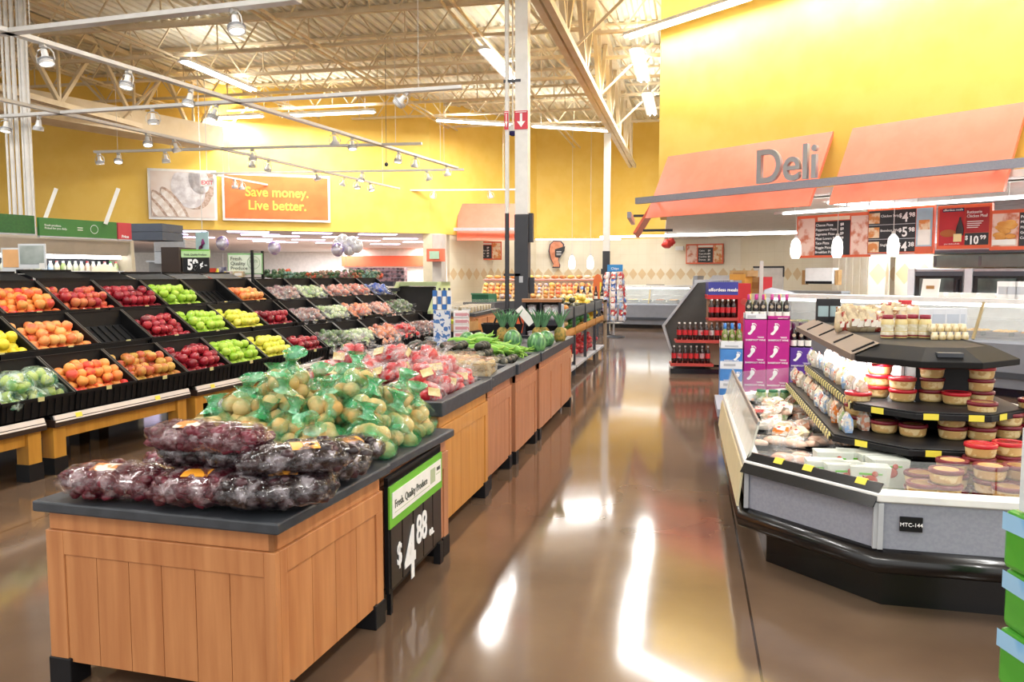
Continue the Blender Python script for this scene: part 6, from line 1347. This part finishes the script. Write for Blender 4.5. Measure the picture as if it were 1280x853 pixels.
# balloons
def balloon(px, py, Y, s, m, lab, cloud=False):
    p = at(px, py, Y=Y); r = thing('balloon', lab, 'balloon', p); b = MB()
    if cloud:
        for q in ((0,0,0),(.2,0,.06),(-.2,0,.02),(.1,0,-.1),(-.08,0,.12),(.32,0,-.02)): b.ball((q[0]*s,0,q[2]*s), .2*s, 1, .6, 1, 12, 8)
    else: b.ball((0,0,0), .2*s, 1, .7, 1.1, 14, 10)
    b.build('balloon_skin', m, r); MB().tube([(0,0,-.2*s),(.02,0,-(p.z-.02))], .004, 4).build('string', railm, r)
foil = mat('foil_purple','6a4ab0',.2,metal=.5,c2='d8d4e0',scale=3); foilw = mat('foil_white','e0dfe4',.2,metal=.3)
balloon(278,304,20,.9,foil,'round purple and silver foil balloon at the left, near the banner'); balloon(343,310,22,.95,foil,'purple foil balloon in the middle below the slogan sign'); balloon(422,312,21,.9,foil,'purple foil balloon next to the white cloud balloon'); balloon(432,307,21.3,1.0,foilw,'white cloud shaped foil balloon',True)
# shop fixtures under the orange band
def shelfx(r, w_, h):
    for k in range(3): MB().box(-w_/2,w_/2,-.05,0,h*(.25+.27*k),h*(.28+.27*k)).build('shelf', lgray, r)
bg(436, 335, 505, 352, 30, mat('dark_shelf','4a4448',.5,c2='c8a0a0',scale=6), 'goods_shelf', 'dark shelf of pink and white goods below the orange band', 'shelf', .4, shelfx, leg=1)
WBg = Kind(simplebox(.3,.25,.34,mat('jug_white','ecebea',.4),'milk_crate',mat('jug_line','c8d0dc',.4)))
for i in range(7): p = at(481+i*6.4, 366, Y=17.5); WBg.put((p.x, p.y, 1.12), 0, 'white pack of jugs stacked beyond the light green box', 'white packs beyond the green box', .42)
for i in range(6): p = at(514+i*5.5, 362, Y=18.5); WBg.put((p.x, p.y, 1.25), 0, 'small clear and purple pack at the back by the bakery post', 'small packs by the bakery post', .45)
# light green slanted box at the end of the rack
gx = at(520, 372, Y=15.2); r = thing('slanted_bin', 'light green slanted display bin with a dark inside at the end of the far rack', 'display bin', (gx.x-.1, 14.9, 0), R(-6))
MB().xprism([(0,.9),(0,.95),(.5,1.5),(.95,1.5),(.95,.9)], .45, .52).xprism([(0,.9),(0,.95),(.5,1.5),(.95,1.5),(.95,.9)], -.45, -.38).xprism([(.5,1.42),(.5,1.5),(.95,1.5),(.95,1.42)], -.45, .52).build('shell', mat('pale_green_shell','c6d6a2',.5), r)
MB().xprism([(.02,.9),(.02,.93),(.5,1.40),(.9,1.4),(.9,.9)], -.38, .45).build('inside', black, r); MB().box(-.45,.52,0,.95,.0,.9).build('stand', black, r)
# banana box
bx = FB.w(-.02, 4.12, .6); r = thing('banana_box', 'open cardboard box of greenish bananas at the end of the bottom bins', 'cardboard box', (bx.x+.1,bx.y+.25,.60), R(-10)); MB().box(-.32,.32,-.28,-.27,0,.14).box(-.32,.32,.27,.28,0,.22).box(-.32,-.31,-.28,.28,0,.18).box(.31,.32,-.28,.28,0,.18).box(-.32,.32,-.28,.28,0,.01).build('carton', card, r)
MB().box(-.36,.36,-.32,.32,-.6,0).build('stand', black, r)
BA = Kind(tag(MB().tube([(-.1,0,0),(-.05,.0,.03),(.03,0,.035),(.1,0,.0),(.125,0,-.02)], [.008,.022,.024,.014,.005], 8).build('banana', mat('banana_green','c8d03a',.4,c2='a8c034',scale=5)), 'x', 'banana')); random.seed(4)
for i in range(22): BA.put((bx.x+.1+random.uniform(-.2,.2), bx.y+.25+random.uniform(-.2,.2), .65+.05*(i//8)), (random.uniform(-.4,.4),random.uniform(-.3,.3),1.0+random.uniform(-.6,.6)), 'greenish banana in the open cardboard box', 'bananas in the cardboard box', 1.2)
# spice / drink totem and white boxes stack
tx = at(553, 435, z=0.0); def_y = 12.6
p = at(553, 425, Y=13.2)
r = thing('blue_white_totem', 'tall narrow display of blue and white boxes beside the white box stack', 'display stand', (p.x, 13.2, 0), YAW)
MB().box(-.14,.14,-.1,.1,0,1.05).build('tower', mat('totem_print','e0e4ec',.4,c2='4a78b8',scale=16,lo=.5,hi=.54), r)
for i, x in enumerate((-.12,-.04,.04,.12)): MB().box(x-.035,x+.035,-.06,.06,1.06,1.38).build('tall_box', (bluep, paper)[i % 2], r); MB().box(x-.03,x+.03,-.065,-.06,1.15,1.28).build('print', (paper, bluep)[i % 2], r); MB().lathe([(.02,1.38),(.02,1.42),(0,1.42)], 8, (x,0,0)).build('box_top', dgray, r)
PB_ = Kind(simplebox(.26,.2,.11,mat('plate_box','efecec',.4,c2='d8909a',scale=9,lo=.6,hi=.64),'white_case',mat('pink_print','e0a0a8',.5)))
for k in range(9): p = at(577, 425, Y=13.4); PB_.put((p.x, 13.4, .115*k), YAW, 'white case with red prints left of the wooden counter, %s' % ('lowest' if k == 0 else 'topmost' if k == 8 else '%s from the floor' % ordn[k+1]), 'white cases by the wooden counter')
RB_ = Kind(simplebox(.3,.2,.14,mat('red_case','c87a78',.45,rnd=['c87a78','b8484c','d8a8a0','7a3434'],scale=9),'red_case',paper))
for k in range(7): p = at(540, 420, Y=15.1); RB_.put((p.x-.02, 15.1, .145*k), YAW, 'reddish case in the pile between the bananas and the blue totem', 'reddish cases behind the bananas'); RB_.put((p.x-.36, 15.15, .145*k), YAW, 'reddish case in the pile between the bananas and the blue totem', 'reddish cases behind the bananas')
# wooden counter with glass top
wc = thing('wooden_counter', 'wooden cabinet counter with a dark top, left of the thick column', 'counter', (-3.95, 14.75, 0), R(2))
MB().box(-.58,0,0,2.3,0,.86).build('carcass', oak, wc); MB().box(-.61,.03,-.03,2.33,.86,.92).build('top', slate, wc)
for y in (.04,1.19): d_ = MB().box(0,.02,y,y+1.07,.06,.80).build('door_panel', oak, wc, bevel=.004); MB().box(.018,.026,y+.12,y+.95,.14,.72).build('door_inset', oak2, d_)
MB().box(-.54,-.04,.1,2.2,.92,1.12).build('clear_cover', plexi, wc)
CKK = Kind(simplebox(.22,.18,.1,mat('clamshell_goods','dfdccb',.3,c2='b8a47c',scale=14,coat=.4),'bakery_pack',paper)); random.seed(6)
for i in range(2):
    for j in range(7): CKK.put((-4.38+.24*i-.01*j, 15.0+.27*j, .93), R(2), 'clear pack of baked goods on the wooden counter', 'packs on the wooden counter')
p = at(600, 377, Y=19); r = thing('green_crate', 'dark green crate panel beyond the wooden counter', 'crate', (p.x, 19, .98), R(-10)); MB().box(-.22,.22,0,.5,0,.2).build('crate', mat('crate_green','2c6a4c',.5), r); MB().box(-.4,.4,-.1,.6,-.98,-.0).build('crate_stand', dgray, r); MB().box(-.23,.23,-.02,0,.18,.22).build('rim', mat('crate_rim','4a8a6a',.5), r)
# back produce/bakery shelving along the tiled wall
bs = thing('bakery_shelving', 'long low shelving of breads along the tiled wall behind the column', 'shelving', (-6.6, 25.5, 0), R(8))
MB().box(0,4.0,0,1.2,0,.8).build('base', dgray, bs); MB().xprism([(0,.8),(.7,1.28),(1.2,1.28),(1.2,.8)], 0, 4.0).build('sloped_deck', mat('deck_tan','c8b088',.5), bs); MB().box(0,4.0,1.18,1.22,.8,1.5).build('back', paper, bs); MB().box(0,4.0,.9,1.2,1.44,1.48).build('top_shelf', mat('rail_red','c88a80',.5), bs)
LO = Kind(tag(MB().ball((0,0,0), .16, 1, .6, .5, 10, 6).build('bread_loaf', mat('loaf','d8a25c',.5,rnd=['d89a50','e8c89a','c07a40','e8d8b8','b86a3c','f0d060','7a9ad0','e0705a'],scale=6)), 'x', 'bread')); random.seed(7)
for j in range(4):
    for i in range(20): a = R(8); x = .12+i*.197; y = .12+j*.17; z = .8+.69*y+.06; LO.put((-6.6+x*math.cos(a)-y*math.sin(a), 25.5+x*math.sin(a)+y*math.cos(a), z), (.6, 0, a+R(90)+random.uniform(-.3,.3)), 'bread or wrapped loaf on the sloped shelving along the tiled wall', 'loaves on the bakery shelving', random.uniform(.8,1.1))
for i in range(14): a = R(8); x = .2+i*.27; y = 1.0; LO.put((-6.6+x*math.cos(a)-y*math.sin(a), 25.5+x*math.sin(a)+y*math.cos(a), 1.56), (0,0,a+random.uniform(-.5,.5)), 'loaf on the top shelf along the tiled wall', 'loaves on the top bakery shelf', .8)
def blacklabel(px, py, P, lab):
    p = at(px, py, P=P); r = thing('dark_wall_sign', lab, 'sign', p, P[2]); MB().box(-.3,.3,-.03,0,-.11,.11).build('plate', black, r, bevel=.03); MB().box(-.15,.15,-.035,-.03,-.02,.03).build('lettering_line', inkw, r)
blacklabel(604, 354, (-6.3, 29.5, R(15)), 'small dark rounded sign low on the tiles left of the column'); blacklabel(819, 360, (0, 27.0, R(-5)), 'small dark rounded sign above the far bakery case')
# carrier basket with tags on the last table, rack with bagged goods, low bins
p = at(637, 407, z=.9); r = thing('black_basket', 'black handled basket with orange item and white tag by the thick column', 'basket', (p.x+.3, 9.95, .88), YAW)
MB().loft([[(-.22,-.12,0),(.22,-.12,0),(.22,.12,0),(-.22,.12,0)],[(-.26,-.15,.16),(.26,-.15,.16),(.26,.15,.16),(-.26,.15,.16)],[(-.24,-.13,.16),(.24,-.13,.16),(.24,.13,.16),(-.24,.13,.16)],[(-.21,-.11,.03),(.21,-.11,.03),(.21,.11,.03),(-.21,.11,.03)]], cap0=True, cap1=True).build('basket_body', black, r)
MB().tube([(-.1,-.13,.16),(-.05,-.13,.3),(.08,-.13,.34),(.2,-.13,.28),(.24,-.13,.16)], .012, 8).build('handle', black, r)
o = thing('orange_pepper_pack', 'bright orange pack sticking out of the black basket', 'pack', (p.x+.50, 9.98, .92), YAW); MB().add([(-.05,0,0),(.05,0,0),(.08,0,.2),(0,0,.22),(-.05,.03,0),(.05,.03,0),(.08,.03,.2),(0,.03,.22)], [(0,1,2,3),(7,6,5,4),(0,4,5,1),(3,2,6,7),(0,3,7,4),(1,5,6,2)]).build('pack', mat('pack_orange','ef6a3a',.4), o)
o = thing('white_tag', 'white tilted card between the orange pack and the black rack', 'card', (p.x+.66, 9.98, 1.05), (YAW)); MB().box(-.05,.05,0,.01,-.02,.24).build('card', paper, o, rot=(0,-R(40),0))
r = thing('bagged_goods_rack', 'black two-tier rack with a wood top holding white bags, behind the pineapples', 'display rack', (-2.28, 11.25, 0), YAW*.9)
b = MB(); b.box(-.02,.02,0,.4,0,1.28).box(.48,.52,0,.4,0,1.28); b.box(0,.5,.36,.4,0,1.26); b.box(0,.5,0,.4,.93,1.0).box(0,.5,0,.4,.58,.63).box(0,.5,0,.4,.1,.14).box(.22,.25,0,.3,1.0,1.25); b.build('frame', mat('rack_navy','22242e',.4), r); MB().box(-.03,.53,-.02,.42,1.26,1.30).build('top', mat('rack_wood','9a6a44',.5), r); MB().box(.52,.56,.0,.45,0,1.22).build('side_panel', lgray, r)
WBB = Kind(snack()); wbm = mat('white_bag', 'dfe0e6', .3, c2='a89a98', scale=12, lo=.5, hi=.6, coat=.4)
for ch in [c for c in bpy.data.objects if c.parent == WBB.p and c.name.startswith('bag')]: ch.data.materials.clear(); ch.data.materials.append(wbm)
ca2, sa2 = math.cos(YAW*.9), math.sin(YAW*.9)
for zi_, z in enumerate((1.0,.63)):
    for x in (.11,.33,.44): WBB.put((-2.28+x*ca2-.1*sa2, 11.25+x*sa2+.1*ca2, z), YAW, 'white printed bag on the %s tier of the black rack' % ('upper','lower')[zi_], 'white bags, %s tier of the black rack' % ('upper','lower')[zi_], 1.05)
# low produce bins right of the rack: two tiers of crates seen at the aisle side
lb_ = thing('aisle_bin_stand', 'wooden stand with grey crates of fruit at the aisle side beyond the tables', 'display stand', (-2.62, 11.8, 0), R(-.5))
for i in range(4):
    y = i*1.35
    b = MB(); b.box(.24,.78,y,y+1.2,.95,.97).box(.76,.78,y,y+1.2,.95,1.12).box(.24,.26,y,y+1.2,.95,1.16).box(.24,.78,y,y+.02,.95,1.14).box(.24,.78,y+1.18,y+1.2,.95,1.14); b.build('crate', mat('crate_gray','56595c',.5), lb_); MB().box(.24,.80,y,y+1.25,.68,.72).box(.78,.80,y,y+1.25,.68,.80).build('wood_shelf', oak2, lb_)
    MB().box(.24,.82,y,y+1.25,.14,.18).build('low_shelf', lgray, lb_)
    for x in (.24,.74): MB().box(x,x+.05,y+.02,y+.07,0,.95).build('post', dgray, lb_)
lfr = {'yellow fruit':'e8c84a', 'pale melon':'e0c890', 'green pepper':'3a8a3a', 'red pepper':'b8242c', 'orange squash':'d88a3a', 'dark squash':'4a4a30'}
for nm_, cc in lfr.items():
    K = Kind(tag(MB().ball((0,0,0), .055, 1, 1, .9, 10, 7).build(nm_.replace(' ', '_'), mat('m_'+nm_, cc, .35, coat=.3, c2=cc)), 'x', nm_.split()[-1])); lfr[nm_] = K
random.seed(8)
for i, (nm_, y0, z) in enumerate((('orange squash',0,1.03),('dark squash',1.35,1.03),('yellow fruit',2.7,1.03),('pale melon',4.05,1.03),('pale melon',0,.78),('green pepper',1.35,.78),('green pepper',2.7,.78),('yellow fruit',4.05,.78),('orange squash',0,.24),('red pepper',1.35,.24),('red pepper',2.7,.24),('red pepper',4.05,.24))):
    tr = 'upper crate' if z > 1 else 'wooden shelf' if z > .5 else 'lowest shelf'
    for k in range(36): lfr[nm_].put((-2.62+random.uniform(.3,.72), 11.8+y0+random.uniform(.08,1.1), z+.09*(k//14)), random.uniform(0,6), '%s on the %s of the aisle stand, bay %s' % (nm_, tr, ordw2[i % 4]), '%s pile, %s, bay %s' % (nm_, tr, ordn[i % 4+1]))
BGB = Kind(snack()); bgm = mat('orange_net_bag', 'e8a85c', .4, c2='f0d8b0', scale=9, coat=.3); bgr = mat('red_net_bag', 'b02434', .4, c2='d85a60', scale=9, coat=.3)
for ch in [c for c in bpy.data.objects if c.parent == BGB.p and c.name.startswith('bag')]: ch.data.materials.clear(); ch.data.materials.append(bgm)
for i in range(5): BGB.put((-1.90, 11.9+.22*i, .18), R(90), 'orange paper bag standing on the low shelf just past the tables', 'orange bags past the tables', 1.9)
r = thing('bottle_stand', 'small stand of dark bottles by the far end of the aisle crates', 'display stand', (-2.5, 17.6, 0), 0); MB().box(0,.7,0,.5,1.05,1.09).box(0,.7,0,.5,.6,.64).box(0,.03,0,.5,0,1.09).box(.67,.7,0,.5,0,1.09).build('frame', mat('stand_tan','a08a70',.5), r)
for i in range(5): BP.put((-2.4+i*.13, 17.75, 1.09), 0, 'dark wine bottle on the stand at the far end of the crates', 'bottles on the far stand'); BP.put((-2.4+i*.13, 17.75, .64), 0, 'dark wine bottle on the lower shelf of the far stand', 'bottles on the far stand, lower shelf')
o = thing('orange_display', 'orange round-topped standee beside the far column', 'standee', (at(747,360,Y=20.5).x, 20.5, 1.0), 0); o.scale = (.55,1,1); MB().yprism([(-.2,0),(.2,0),(.2,.5),(.12,.62),(0,.66),(-.12,.62),(-.2,.5)], 0, .1).build('board', mat('standee_orange','d8703a',.5), o); MB().box(.1,.18,-.01,0,.05,.45).build('stripe', yelp, o); MB().box(-.05,.05,.02,.08,-1.0,0).build('stand', dgray, o)
# chip spinner rack
p = at(768, 412, z=0); r = thing('snack_spinner', 'spinner rack with blue header and red and blue bags before the far column', 'display rack', (-1.97, 21.6, 0), 0)
MB().tube([(0,0,0),(0,0,1.75)], .025, 8).build('pole', steel, r); MB().lathe([(.3,0),(.3,.02),(.05,.05),(0,.05)], 16).build('foot', dgray, r); MB().box(-.18,.22,-.03,.03,1.72,1.90).build('header', mat('spinner_blue','2f86c8',.4), r); text('Chips', .09, r, (.02,-.035,1.77), inkw); MB().lathe([(.05,.35),(.27,.36),(.27,.38)], 14).build('tray_ring', steel, r)
SBK = Kind(snack()); sbm = mat('chip_bag', 'e8e4e4', .3, rnd=['c83a34','e8e0e4','4a78c8','d8524a','c82f3a','9ab8e0'], scale=12, lo=.5, hi=.6, coat=.5)
for ch in [c for c in bpy.data.objects if c.parent == SBK.p and c.name.startswith('bag')]: ch.data.materials.clear(); ch.data.materials.append(sbm)
for k in range(8):
    for j in range(8): a = j*math.pi/4; rr = .24+.03*(4-abs(k-2))*.5; SBK.put((-1.97+rr*math.cos(a), 21.6+rr*math.sin(a), .42+.155*k), a+R(90), 'chip bag hanging on the spinner rack', 'chip bags on the spinner', .95)
